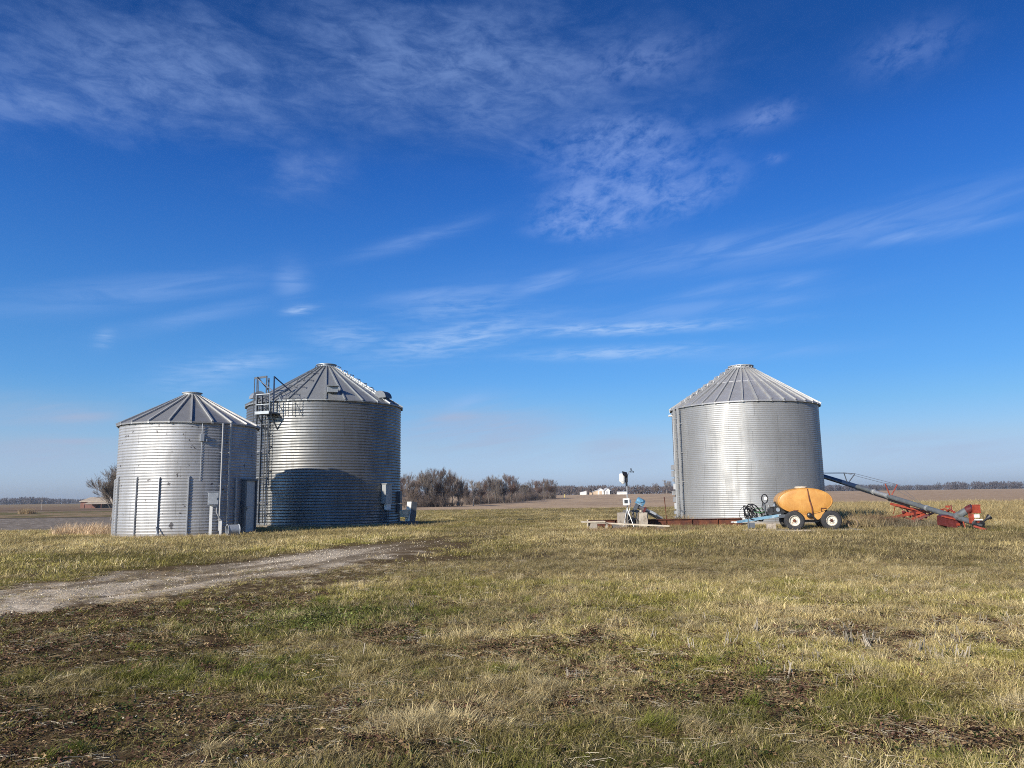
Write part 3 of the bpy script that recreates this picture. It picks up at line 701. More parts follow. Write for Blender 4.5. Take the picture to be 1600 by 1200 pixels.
b = MB(); q = L_(W(975.8, 741.5)); b.box(q + Vector((0, -.16, .03)), (.26, .03, .30), Matrix.Rotation(D2R(-50), 3, 'X') @ Matrix.Rotation(.3, 3, 'Z')); b.build('solar_panel', M['black'], ws)
b = MB(); q = L_(W(978, 748)); b.box(q, (.16, .16, .34)); b.box(q + Vector((.02, 0, -.22)), (.09, .1, .3)); b.beam(q + Vector((-.25, -.05, 0)), q + Vector((.02, 0, 0)), .05, .05); b.build('sensor_body', M['black'], ws)
b = MB(); q0 = L_(W(979.5, 745)); q1 = L_(W(983.5, 736.5)); b.path([q0, q1], .012, 6)
b.path([q1 - Vector((.04, 0, .02)), q1 + Vector((.18, 0, .03))], .009, 6); wa = b.build('vane_arm', M['black'], ws)
b = MB(); b.prism([q1 + Vector((.06, -.004, .03)), q1 + Vector((.12, -.004, .03)), q1 + Vector((.1, -.004, .17)), q1 + Vector((.05, -.004, .14))], (0, .008, 0)); b.build('wind_vane', M['black'], wa)
b = MB()
for k in range(3):
    a = k * 2.094 + .4; c_ = q1 + Vector((.14, 0, -.03)) + Vector((math.cos(a), math.sin(a), 0)) * .075
    b.lathe([(.003, -.03), (.026, -.018), (.034, .0)], 10, Matrix.Translation(c_) @ Matrix.Rotation(a, 4, 'Z') @ Matrix.Rotation(D2R(90), 4, 'X')); b.tube(q1 + Vector((.14, 0, -.03)), c_, .006, n=5)
b.build('anemometer_cup', M['black'], wa)
# ------------------------------------------------------------------ bin unload auger with blue motor
YA = 40.4
ua = thing('unload_auger', 'short grey auger tube with blue electric motor, running out of the right bin', 'auger', at(1000, 800, YA)); ua.location.z = tz(ua.location.x, YA)
def U(px, py, dy=0): return at(px, py, YA + dy) - ua.location
b = MB(); b.tube(U(994.5, 790), U(1033, 810.5, .9), .115, n=16); b.build('auger_tube', M['pale_tube'], ua, 60)
b = MB(); b.box(U(994, 791.5), (.15, .22, .36), Matrix.Rotation(D2R(28), 3, 'Y')); b.prism([U(990.5, 796, -.1), U(994.5, 790, -.1), U(996, 794.5, -.1), U(992, 797, -.1)], (0, .25, 0)); b.build('discharge_spout', M['dark_steel'], ua)
mrot = Matrix.Rotation(D2R(118), 4, 'Y'); q = U(1001.2, 783.8)
b = MB(); b.lathe([(.06, -.24), (.15, -.22), (.165, -.18), (.165, .14), (.15, .2), (.06, .22)], 20, Matrix.Translation(q) @ mrot); b.box(q + Vector((.02, -.18, .03)), (.16, .1, .12)); b.build('motor', M['blue_paint'], ua, 40)
b = MB(); b.box(U(997.5, 789.5) + Vector((.02, 0, .06)), (.4, .24, .06), Matrix.Rotation(D2R(30), 3, 'Y')); b.build('motor_mount', M['blue_paint'], ua)
b = MB(); b.box(U(1007, 797), (.08, .3, .32), Matrix.Rotation(D2R(28), 3, 'Y')); b.build('clamp', M['red_dark'], ua)
b = MB(); b.box(U(1020, 803) + Vector((0, -.03, .06)), (.34, .16, .12), Matrix.Rotation(D2R(27), 3, 'Y')); b.build('inspection_cover', M['pale_tube'], ua)
# ------------------------------------------------------------------ big transport auger
lo = at(1524, 817.5, 32.3); hi = at(1283, 743.2, 47.2); hi = lo + (hi - lo) * 1.12
ta = thing('grain_auger', 'long low grain auger with navy upper tube and red undercarriage, right of the bin', 'auger', (lo.x, lo.y, tz(lo.x, lo.y)))
O = Vector(ta.location)
def T(t, lift=0.0, side=0.0): return lo.lerp(hi, t) - O + Vector((side, 0, lift))
def Q(px, py, Y): return at(px, py, Y) - O
tcol = .0
def tpar(px):                              # parameter of the tube axis at a photo column
    best = min((abs(((lo.lerp(hi, k / 400)).x - ray(px, 780).x * (lo.lerp(hi, k / 400)).y)), k / 400) for k in range(401)); return best[1]
tA, tB, tC, tD = tpar(1388), tpar(1366), tpar(1341), 1.0
b = MB(); b.tube(T(0), T(tA), .118, n=18); lt = b.build('lower_tube', M['grey_tube'], ta, 60)
b = MB(); b.tube(T(tA), T(tB), .105, n=18); b.build('middle_tube', M['pale_tube'], ta, 60)
b = MB(); b.tube(T(tB), T(tC), .108, n=18); b.build('sleeve_tube', M['grey_tube'], ta, 60)
b = MB(); b.tube(T(tC), T(tD), .135, n=18); b.build('upper_tube', M['navy'], ta, 60)
b = MB()
for t_ in (tA, tB, tA * .5): b.tube(T(t_ - .004), T(t_ + .004), .135, n=18)
b.build('flange', M['pale_tube'], ta, 40)
b = MB(); b.beam(T(tA * .72, -.17), T(tA, -.17), .05, .09); b.beam(T(tA, -.15), T(tB + .12, -.15), .03, .06); b.build('drive_shaft', M['black'], ta)
# cable trusses
def truss(pt, py_, pb, tops, mat):
    b = MB(); t_ = tpar(pb); y_ = lo.lerp(hi, t_).y; tp_ = []
    for s, (px, py) in zip((-1, 1), tops):
        q_ = Q(px, py, y_ + .1 * s); b.tube(T(t_, .1, .05 * s), q_, .026, n=6); tp_.append(q_)
    b.build('truss_stand', mat, ta); return tp_
t1 = truss(0, 0, 1327, ((1318.5, 738.5), (1336, 740)), M['dark_steel'])
t2 = truss(0, 0, 1392, ((1383, 755.5), (1402, 757)), M['red_paint'])
b = MB()
for s in (0, 1):
    b.path([Q(1270, 739 + s, 48.5), t1[s], t2[s], T(tpar(1440), .12)], .010, 4)
b.path([t1[0], t1[1]], .009, 4); b.path([t2[0], t2[1]], .009, 4)
b.build('truss_cable', M['cable'], ta)
# red undercarriage
uc = MB()
def ub_(a, c2, w=.07, h=.09): uc.beam(Q(*a), Q(*c2), w, h)
ub_((1376, 813.5, 40.2), (1418, 803, 37.8), .09, .11); ub_((1378, 811.5, 39.2), (1446, 799.5, 36.6), .09, .11)
ub_((1392, 787, 39.0), (1432, 799, 37.2), .09, .11); ub_((1396, 788, 38.4), (1452, 800.5, 36.4), .08, .1)
ub_((1418, 803, 37.8), (1450, 797, 36.4)); ub_((1405, 806, 38.8), (1425, 812, 37.0), .06, .06); ub_((1432, 799, 37.2), (1428, 815, 37.2), .08, .08)
ub_((1410, 800, 38.2), (1440, 806, 37.0), .07, .09); ub_((1424, 811.5, 37.4), (1446, 803, 36.6), .07, .1); ub_((1416, 794, 38.4), (1423, 808, 37.8), .06, .07)
ub_((1436, 800, 37.0), (1452, 806, 36.6), .06, .07); ub_((1428, 806, 37.6), (1448, 809, 36.9), .06, .08); ub_((1440, 796, 36.9), (1441, 812, 37.0), .07, .07)
uc.build('undercarriage', M['red_paint'], ta)
b = MB(); b.beam(Q(1418, 819, 36.9), Q(1462, 799.5, 36.0), .09, .09); b.tube(Q(1424, 800, 37.5), Q(1431, 812, 37.2), .07); b.box(Q(1432, 803, 37.2), (.25, .25, .3)); b.build('lift_arm', M['red_dark'], ta)
b = MB()
for (a, c2) in (((1399, 789, 38.6), (1396, 803, 39)), ((1409, 793, 38.3), (1411, 806, 38.2)), ((1405, 808, 38.6), (1408, 816, 38.4)), ((1413, 814, 37.8), (1416, 820, 37.6))): b.tube(Q(*a), Q(*c2), .022, n=6)
b.build('brace_rod', M['red_paint'], ta)
b = MB(); b.box(Q(1412, 818.5, 37.6), (.5, .25, .12)); b.lathe([(.06, -.5), (.06, .5)], 8, Matrix.Translation(Q(1426, 816, 37.4)) @ Matrix.Rotation(D2R(75), 4, 'Y')); b.tube(Q(1410, 801.5, 38), Q(1414, 799, 37.9), .06); b.build('axle', M['red_dark'], ta)
# swing hopper, second tube, engine end
yh = 33.6
b = MB(); b.prism([Q(1472, 806, yh), Q(1479, 804, yh), Q(1506, 812, yh), Q(1504, 819, yh), Q(1494, 825.5, yh), Q(1482, 823, yh), Q(1473, 821, yh)], (0, .42, 0)); hp = b.build('intake_hopper', M['red_dark'], ta)
b = MB(); b.beam(Q(1471.5, 806.5, yh - .03), Q(1505, 814, yh - .03), .05, .06); b.box(Q(1497, 819.5, yh - .06), (.12, .06, .1)); b.build('hopper_rim', M['red_paint'], hp)
b = MB(); b.path([Q(1472, 798, 35.2), Q(1478, 801, 34.9), Q(1484, 796, 34.6), Q(1492, 801, 34.2), Q(1497, 806, 33.8)], .05, 8); b.box(Q(1481, 791.5, 34.9), (.17, .1, .09)); b.path([Q(1481, 792, 34.9), Q(1486, 789, 34.9), Q(1487, 796, 34.6)], .02, 6); b.path([Q(1468, 797, 35.4), Q(1476, 795, 35), Q(1482, 799, 34.8)], .03, 6); b.build('hose', M['red_paint'], ta, 60)
b = MB(); b.tube(Q(1495, 806.5, 33.4), Q(1519, 793.5, 32.9), .15, n=16); b.build('feed_tube', M['grey_tube'], ta, 60)
b = MB(); b.tube(Q(1511, 797.5, 33.05), Q(1519.5, 793.2, 32.88), .17, n=16); b.build('tube_collar', M['red_dark'], ta, 60)
b = MB(); b.box(Q(1525.5, 795, 32.7), (.24, .18, .35)); b.box(Q(1525.5, 789.2, 32.7), (.27, .21, .03)); b.box(Q(1525.5, 801, 32.7), (.27, .21, .03)); b.build('belt_guard', M['red_paint'], ta)
b = MB(); b.box(Q(1518, 810, 32.4), (.14, .16, .40)); b.box(Q(1516.5, 806.5, 32.4), (.1, .14, .2)); b.box(Q(1529, 815, 32.3), (.22, .18, .16)); b.build('gearbox', M['red_paint'], ta)
b = MB(); b.box(Q(1525.5, 806.2, 32.3), (.18, .15, .13)); b.box(Q(1529, 812, 32.15), (.3, .08, .05)); b.build('fuel_tank', M['white_paint'], ta)
b = MB(); b.tube(Q(1520, 818, 32.3), Q(1536, 822, 32.0), .09); b.box(Q(1528, 820, 32.2), (.36, .2, .13)); b.lathe([(.1, -.05), (.1, .05)], 14, Matrix.Translation(Q(1534.5, 818.5, 32.1)) @ Matrix.Rotation(D2R(90), 4, 'X')); b.build('engine', M['black'], ta)
b = MB(); b.tube(Q(1536, 815.5, 32.2), Q(1543, 809.5, 32.1), .035, .05); b.lathe([(.05, 0), (.11, .1), (.12, .15), (.02, .16)], 14, Matrix.Translation(Q(1542, 810.5, 32.1)) @ Matrix.Rotation(D2R(55), 4, 'Y')); b.build('air_intake', M['black'], ta, 40)
b = MB(); q0, q1 = Q(1522, 822, 32.1), Q(1541, 827.5, 31.7); b.beam(q0, q1, .08, .07); b.beam(Q(1531, 826.5, 31.8), Q(1541, 826.5, 31.6), .1, .04); b.tube(Q(1505, 815, 32.9), Q(1508, 824, 32.9), .03); b.build('hitch_bar', M['red_paint'], ta)
# old round rim standing in the weeds right of the trailer
p = at(1333, 816, 35.2); g = tz(p.x, 35.2)
b = MB(); mt_ = Matrix.Translation((0, 0, .24)) @ Matrix.Rotation(D2R(-52), 4, 'Z') @ Matrix.Rotation(D2R(90), 4, 'X') @ Matrix.Scale(.74, 4)
b.lathe([(.27, -.07), (.31, -.08), (.33, 0), (.31, .08), (.27, .07), (.26, 0)], 28, mt_, True)
o = b.build('wheel_rim', M['old_rim'], None, 40, loc=(p.x, 35.2, g - .03)); tag(o, 'old round rim standing on edge in the weeds right of the trailer wheels', 'wheel rim')
# ------------------------------------------------------------------ bare trees
def grow_tree(seed, h, spread=.55, levels=4, trunk_r=.16, stems=1, up=.25, clear=.22, dens=1.0, twigr=.016):
    rn = random.Random(seed); A = MB(); B_ = MB()
    def perp(d):
        a = Vector((rn.uniform(-1, 1), rn.uniform(-1, 1), rn.uniform(-1, 1))); a = a - d * a.dot(d)
        return a.normalized() if a.length > 1e-3 else Vector((1, 0, 0))
    def grow(p, d, L, r, lev):
        n = 4 if lev < 2 else (3 if lev < 4 else 2); pts = [p.copy()]; rad = [r]; q = p.copy(); dd = d.copy(); dirs = [d.copy()]
        for k in range(n):
            dd = (dd + perp(dd) * rn.uniform(.03, .16) + Vector((0, 0, up * .3))).normalized(); q = q + dd * (L / n)
            pts.append(q.copy()); rad.append(max(twigr * .7, r * (1 - .62 * (k + 1) / n))); dirs.append(dd.copy())
        (A if lev < 2 else B_).path(pts, rad, 6 if lev == 0 else (4 if lev < 2 else 3), False)
        if lev >= levels: return
        nc = int(round((7, 6, 5.5, 4.5, 4)[lev] * dens + rn.uniform(-.5, .9)))
        for c in range(nc):
            t = rn.uniform(clear if lev == 0 else .18, 1.0); f_ = t * n; i_ = min(int(f_), n - 1)
            pp = pts[i_].lerp(pts[i_ + 1], f_ - i_); sp = spread * (1.12, .95, .8, .74, .7)[lev] * rn.uniform(.7, 1.35)
            nd = (dirs[i_ + 1] * math.cos(sp) + perp(dirs[i_ + 1]) * math.sin(sp) + Vector((0, 0, up * (.28 + .12 * lev)))).normalized()
            grow(pp, nd, L * rn.uniform(.5, .78) * (1.05 - .3 * t) * (1.25 if lev == 3 else 1), max(twigr, rad[i_] * rn.uniform(.42, .62)), lev + 1)
    for s in range(stems):
        a = rn.uniform(0, 6.28); ln = 0 if stems == 1 else rn.uniform(.08, .3)
        grow(Vector((math.cos(a) * ln * .8, math.sin(a) * ln * .8, -.15)), Vector((math.cos(a) * ln, math.sin(a) * ln, 1)).normalized(), h * rn.uniform(.5, .66) if stems > 1 else h * .62, trunk_r * (1 if stems == 1 else .7), 0)
    mz = max(max(v[2] for v in A.v), max(v[2] for v in B_.v)); k = h / mz
    for q in (A, B_): q.v = [(x * k, y * k, z * k) for x, y, z in q.v]
    return A, B_
def mesh_of(mb, name, mat):
    me = bpy.data.meshes.new(name); me.from_pydata(mb.v, [], mb.f); me.update(); me.materials.append(mat); return me
TV = []
for sd, kw, tm, bm2 in ((1, dict(stems=3, clear=.12, spread=.56, dens=1.05, up=.4), 'twig', 'bark'), (2, dict(stems=2, clear=.14, spread=.6, dens=1.12, up=.36), 'twig_red', 'bark'),
                   (3, dict(stems=1, clear=.15, spread=.64, dens=1.2, up=.36), 'twig', 'bark'), (4, dict(stems=1, spread=.62, dens=1.15, trunk_r=.26, clear=.2), 'twig_grey', 'bark_pale'),
                   (5, dict(stems=4, clear=.15, spread=.55, dens=.95, up=.4), 'twig_grey', 'bark')):
    A, B_ = grow_tree(sd, 10.0, levels=4, twigr=.015, **kw)
    TV.append((mesh_of(A, 'trunk', M[bm2]), mesh_of(B_, 'crown', M[tm]), kw))
def put_tree(v, px, Y, ytop, label, group, sx=1.0, rz=None, rn=random.Random(77)):
    d = ray(px, 700); x = d.x * Y; g = tz(x, Y); h = at(px, ytop, Y).z - g
    t = thing('bare_tree', label, 'tree', (x, Y, g), rn.uniform(0, 6.28) if rz is None else rz, group)
    s = h / 10.0; t.scale = (s * sx, s * sx, s)
    for nm, me in (('trunk', TV[v][0]), ('crown', TV[v][1])):
        o = bpy.data.objects.new(nm, me); COL.objects.link(o); o.parent = t
    return t
ORD = ['first', 'second', 'third', 'fourth', 'fifth', 'sixth', 'seventh', 'eighth', 'ninth', 'tenth']
G1 = 'bare trees of the tall thicket beside the tall bin'
for k, (px, ytop, Y, v, sx) in enumerate(((628, 741, 196, 1, 1.0), (641, 736, 192, 0, .95), (655, 733, 200, 2, .95), (668, 729, 195, 4, .95), (682, 729, 203, 1, .95), (695, 728, 198, 0, .95), (707, 731, 206, 2, .85), (715, 742, 203, 4, .8))):
    put_tree(v, px, Y, ytop, f'{ORD[k]} bare brown tree from the tall bin in the tallest thicket', G1, sx)
G2 = 'bare trees of the middle thicket'
for k, (px, ytop, Y, v, sx) in enumerate(((727, 750, 236, 0, .9), (739, 747, 216, 3, .95), (752, 750, 240, 1, 1.0), (763, 742, 250, 2, .9), (775, 739, 262, 4, .95), (786, 738, 268, 0, .95), (797, 739, 276, 1, .9), (806, 746, 285, 2, .9))):
    put_tree(v, px, Y, ytop, 'pale trunked bare tree standing in front of the middle thicket' if v == 3 else f'{ORD[k]} bare tree from the left in the middle thicket past the gap', G2, sx)
G3 = 'bare trees of the far thicket end'
for k, (px, ytop, Y, v, sx) in enumerate(((816, 752, 320, 4, .9), (826, 750, 335, 0, 1.1), (838, 748, 350, 1, 1.15), (848, 746, 362, 2, 1.1), (857, 746.5, 372, 1, 1.1), (865, 752, 385, 0, 1.0))):
    put_tree(v, px, Y, ytop, f'{ORD[k]} small bare tree from the left in the far low end of the thicket', G3, sx)
put_tree(3, 1038, 640, 748.5, 'hazy bare tree on the horizon just left of the right bin', None, 1.15)
put_tree(0, 1022, 655, 754, 'low dark bare tree right of the farm sheds, on the horizon', None, 1.6)
# big bare tree left of the small bin, and its own generator for finer twigs
A, B_ = grow_tree(31, 10.0, stems=2, spread=.56, dens=1.25, up=.3, twigr=.015, trunk_r=.2, clear=.15)
TV.append((mesh_of(A, 'trunk', M['bark']), mesh_of(B_, 'crown', M['twig_grey']), {}))
put_tree(5, 180, 96, 711, 'bare grey tree half hidden behind the left edge of the small bin', None, 1.3, rz=1.3)
# brush filling the foot of the thickets (uncountable saplings)
rn = random.Random(12); b = MB()
def brush(px0, px1, Y0, Y1, n, h0, h1):
    for _ in range(n):
        t = rn.random(); px = px0 + (px1 - px0) * t; Y = Y0 + (Y1 - Y0) * t + rn.uniform(-9, 9); x = ray(px, 750).x * Y; g = tz(x, Y)
        h = rn.uniform(h0, h1); p = Vector((x, Y, g - .1))
        for s in range(7):
            d = Vector((rn.uniform(-.5, .5), rn.uniform(-.5, .5), 1)).normalized(); e = p + d * h * rn.uniform(.6, 1)
            b.path([p, e], [.022, .010], 3, False)
            for q in range(5):
                a = p.lerp(e, rn.uniform(.3, 1)); b.path([a, a + Vector((rn.uniform(-1, 1), rn.uniform(-1, 1), rn.uniform(.2, 1))) * h * .28], [.011, .008], 3, False)
brush(626, 700, 194, 204, 230, 1.5, 4.2); brush(700, 722, 206, 216, 26, 1.0, 2.2); brush(722, 812, 232, 300, 300, 1.5, 4.5); brush(808, 868, 310, 395, 300, 1.5, 4.5)
o = b.build('underbrush', M['twig']); tag(o, 'tangled brown saplings filling the foot of the thickets', 'brush', kind='stuff')
# far woods: thousands of small branch spikes, several rows deep
def woods(name, label, pts, rows, step, hfun, mat, seed):
    rn = np.random.default_rng(seed); V = []; cnt = 0
    tris = []
    for (x0, y0), (x1, y1) in zip(pts[:-1], pts[1:]):
        L = math.hypot(x1 - x0, y1 - y0); n = int(L / step)
        for r in range(rows):
            for k in range(n):
                t = (k + rn.random()) / n; x = x0 + (x1 - x0) * t + rn.uniform(-3, 3); y = y0 + (y1 - y0) * t + r * 14 + rn.uniform(-6, 6)
                h = hfun(x, y) * rn.uniform(.72, 1.1); g = tz(x, y); w = h * rn.uniform(.34, .52)
                m = 60
                zc = rn.uniform(-.05, .8, m); ang = rn.uniform(0, 6.283, m); rad = w * np.sqrt(rn.random(m)) * np.clip(1.15 - np.abs(zc - .45), .3, 1)
                bx = x + rad * np.cos(ang); by = y + rad * np.sin(ang); bz = g + zc * h
                ln = h * rn.uniform(.12, .24, m); dx = rn.uniform(-.4, .4, m) * ln + .2 * rad * np.cos(ang); dy = rn.uniform(-.4, .4, m) * ln; wd = h * rn.uniform(.025, .06, m)
                a2 = rn.uniform(0, 3.14, m)
                for i_ in range(3):
                    aa = a2 + i_ * 2.094; V.append(np.stack([bx + wd * np.cos(aa), by + wd * np.sin(aa), bz], -1))
                V.append(np.stack([bx + dx, by + dy, np.minimum(bz + ln, g + h * 1.04)], -1))
                b0 = cnt; i_ = np.arange(m)
                for (p, q, s_) in ((0, 1, 3), (1, 2, 3), (2, 0, 3)): tris.append(np.stack([b0 + p * m + i_, b0 + q * m + i_, b0 + s_ * m + i_], -1))
                cnt += 4 * m
    me = npmesh(name, np.concatenate(V), np.concatenate(tris).ravel(), np.full(sum(len(t) for t in tris), 3), mat)
    o = bpy.data.objects.new(name, me); COL.objects.link(o); tag(o, label, 'woods', kind='stuff'); return o
M['wood_far'] = paint('wood_far', (.085, .075, .08), .95, 0, .3, .05)
M['wood_mid'] = paint('wood_mid', (.105, .08, .07), .95, 0, .3, .05)
woods('far_woods', 'dark band of distant woods along the left horizon', [(-1500, 1080), (-560, 1160)], 3, 3.6, lambda x, y: 10.0 + 1.5 * math.sin(x * .013) + 1.5 * math.sin(x * .05), M['wood_far'], 1)
woods('far_woods', 'dark band of distant woods behind the white farm sheds', [(-560, 1160), (-40, 900), (90, 760), (190, 720)], 3, 3.6, lambda x, y: 9.4 + 1.0 * math.sin(x * .03), M['wood_mid'], 2)
woods('far_woods', 'dark low band of distant woods right of the bright bin', [(190, 780), (420, 900), (560, 960)], 3, 4.2, lambda x, y: 7.6 + .8 * math.sin(x * .02), M['wood_far'], 3)
woods('far_woods', 'taller dark block of distant woods at the right end of the horizon', [(470, 830), (620, 800), (900, 780)], 3, 3.8, lambda x, y: 8.8 + .7 * math.sin(x * .03), M['wood_far'], 4)
# ------------------------------------------------------------------ far buildings
def gable(parent, c, w, d, hw, hr, wall, roof, over=.3, nw='wall'):
    c = Vector(c); b = MB(); x0, x1, y0, y1 = -w / 2, w / 2, -d / 2, d / 2
    P = [(x0, y0, 0), (x1, y0, 0), (x1, y0, hw), (0, y0, hr), (x0, y0, hw)]
    b.prism([c + Vector(p) for p in P], (0, d, 0)); b.build(nw, M[wall], parent)
    b = MB(); sl = (hr - hw) / (w / 2)
    for s in (-1, 1):
        e = s * (w / 2 + over); ze = hw - over * sl
        b.prism([c + Vector((e, y0 - over, ze + .06)), c + Vector((0, y0 - over, hr + .06)), c + Vector((0, y0 - over, hr + .26)), c + Vector((e, y0 - over, ze + .26))], (0, d + 2 * over, 0))
    b.build('roof', M[roof], parent)
def house(px, Y, label, rz=0, cat='shed', name='farm_shed'):
    x = ray(px, 770).x * Y; return thing(name, label, cat, (x, Y, tz(x, Y)), rz)
YH = 600
t = house(937.8, YH, 'white gabled farm shed with a tan lean-to on its left', 0); gable(t, (0, 0, 0), 4.4, 8, 3.0, 4.6, 'house_white', 'house_roof')
b = MB(); b.prism([(-5.6, -3.5, 0), (-2.25, -3.5, 0), (-2.25, -3.5, 3.1), (-5.6, -3.5, 2.3)], (0, 7, 0)); b.build('lean_to', M['house_tan'], t)
b = MB(); b.prism([(-5.9, -3.9, 2.3), (-2.25, -3.9, 3.15), (-2.25, -3.9, 3.4), (-5.9, -3.9, 2.55)], (0, 7.8, 0)); b.build('lean_to_roof', M['house_roof'], t)
b = MB(); b.box((0, -4.03, 1.3), (2.2, .05, 2.5)); b.build('door', M['house_tan'], t)
t = house(947.5, YH, 'white gabled farm shed, right one of the pair before the woods', .08); gable(t, (0, 0, 0), 3.8, 8, 3.0, 4.8, 'house_white', 'house_roof', .5)
b = MB(); b.prism([(1.95, -3, 0), (3.6, -3, 0), (3.6, -3, 2.2), (1.95, -3, 3.0)], (0, 6, 0)); b.build('lean_to', M['house_dark'], t)
b = MB(); b.box((-.3, -4.03, 1.2), (1.5, .05, 2.3)); b.build('door', M['house_roof'], t)
t = house(911.3, YH, 'small white shed with a slanting roof, far left of the sheds', 0); b = MB(); b.prism([(-2.4, -3, 0), (2.2, -3, 0), (2.2, -3, 2.7), (-2.4, -3, 1.7)], (0, 6, 0)); b.build('wall', M['house_white'], t)
b = MB(); b.prism([(-2.6, -3.2, 1.72), (2.4, -3.2, 2.78), (2.4, -3.2, 2.95), (-2.6, -3.2, 1.9)], (0, 6.4, 0)); b.build('roof', M['house_roof'], t)
b = MB(); b.box((2.6, -1, 1.1), (.8, 4, 2.2)); b.build('end_wall', M['house_dark'], t)
t = house(971.5, 560, 'long low white shed behind the weather mast', 0); b = MB(); b.box((0, 0, .7), (6.6, 5, 1.5)); b.build('wall', M['house_white'], t); b = MB(); b.prism([(-3.5, -2.8, 1.46), (3.5, -2.8, 1.46), (3.5, 0, 1.95), (-3.5, 0, 1.95)], (0, 0, .1)); b.build('roof', M['house_white'], t)
t = house(922, 600, 'tiny brown hut between the white sheds', 0, 'hut', 'hut'); b = MB(); b.box((0, 0, .6), (2.6, 2, 1.3)); b.build('wall', M['house_tan'], t); b = MB(); b.prism([(-1.5, -1.2, 1.26), (1.5, -1.2, 1.26), (0, -1.2, 1.7)], (0, 2.4, 0)); b.build('roof', M['house_tan'], t)
# red barn at the left
YBn = 300; t = house(157, YBn, 'low red barn with a tan roof and open lean-to on the left horizon', .06, 'barn', 'barn'); xs = YBn / F
gable_w = 15
b = MB(); b.box((0, 3, 1.25), (14.0, 7, 2.5)); b.build('wall', M['barn_red'], t)
b = MB(); b.prism([(-7.4, -1.0, 2.42), (7.4, -1.0, 2.42), (5.6, 3, 4.0), (-5.2, 3, 4.0)], (0, 0, .18)); b.prism([(-7.4, 7.0, 2.42), (-5.2, 3, 4.0), (5.6, 3, 4.0), (7.4, 7.0, 2.42)], (0, 0, .18)); b.prism([(-7.4, -1, 2.4), (-5.2, 3, 4.0), (-7.4, 7, 2.4)], (.05, 0, .1)); b.build('roof', M['barn_roof'], t)
b = MB(); b.prism([(-4.0, -4.2, 1.55), (7.0, -4.2, 1.55), (7.0, -.6, 2.2), (-4.0, -.6, 2.2)], (0, 0, .12)); lt_ = b.build('lean_to_roof', M['barn_roof'], t)
b = MB()
for x_ in (-3.9, -1.1, 2.4, 6.8): b.box((x_, -4.0, .75), (.2, .2, 1.5))
b.build('lean_to_post', M['barn_red'], lt_)
b = MB(); b.box((-2.5, -3.9, .75), (2.7, .1, 1.5)); b.build('lean_to_wall', M['barn_red'], t)
b = MB(); b.box((2.9, -.55, .85), (7.5, .06, 1.6)); b.build('bay_shade_panel', M['house_dark'], t)  # flat dark panel paints the shade inside the open bay
# power pole, yellow marker post
x = ray(66, 780).x * 260; g = tz(x, 260); pp = thing('utility_pole', 'slim grey utility pole standing in the far left field', 'pole', (x, 260, g))
b = MB(); b.tube((0, 0, -.3), (0, 0, 3.3), .09, .06); b.build('pole', M['wood_pole'], pp); b = MB(); b.box((0, 0, 3.0), (.5, .1, .09)); b.build('crossarm', M['wood_pole'], pp)
x = ray(882, 772).x * 420; g = tz(x, 420); b = MB(); b.tube((0, 0, -.2), (0, 0, 1.4), .16, .14, 8); b.tube((0, 0, 1.4), (0, 0, 1.7), .18, .06, 8)
o = b.build('marker_post', M['yellow_post'], None, loc=(x, 420, g)); tag(o, 'short yellowish marker post at the right end of the thicket', 'post')
# ------------------------------------------------------------------ ground zones
ROAD = np.array([(-16., 2.), (-11.6, 8.), (-9.6, 11.2), (-8.5, 13.0), (-7.85, 14.6), (-7.0, 16.9), (-5.9, 20.0), (-4.4, 25.), (-2.9, 31.), (-1.2, 40.), (1.0, 50.), (3.5, 60.)])
def road_dist(x, y):
    best = np.full(np.shape(x), 1e9); tt = np.zeros(np.shape(x)); side = np.zeros(np.shape(x))
    for i in range(len(ROAD) - 1):
        a = ROAD[i]; d = ROAD[i + 1] - a; L2 = d @ d
        t = np.clip(((x - a[0]) * d[0] + (y - a[1]) * d[1]) / L2, 0, 1)
        dx = x - a[0] - t * d[0]; dy = y - a[1] - t * d[1]; r = np.hypot(dx, dy)
        s = np.sign(dx * d[1] - dy * d[0]); m = r < best
        best = np.where(m, r, best); tt = np.where(m, i + t, tt); side = np.where(m, s, side)
    return best, tt, side                       # side > 0: to the right (camera side)
def g2(px, py, sx, sy):                          # soft blob given by a ground point
    p = gnd(px, py); return p.x, p.y, sx, sy
def blob(x, y, B):
    return np.exp(-((x - B[0]) / B[2]) ** 2 - ((y - B[1]) / B[3]) ** 2)
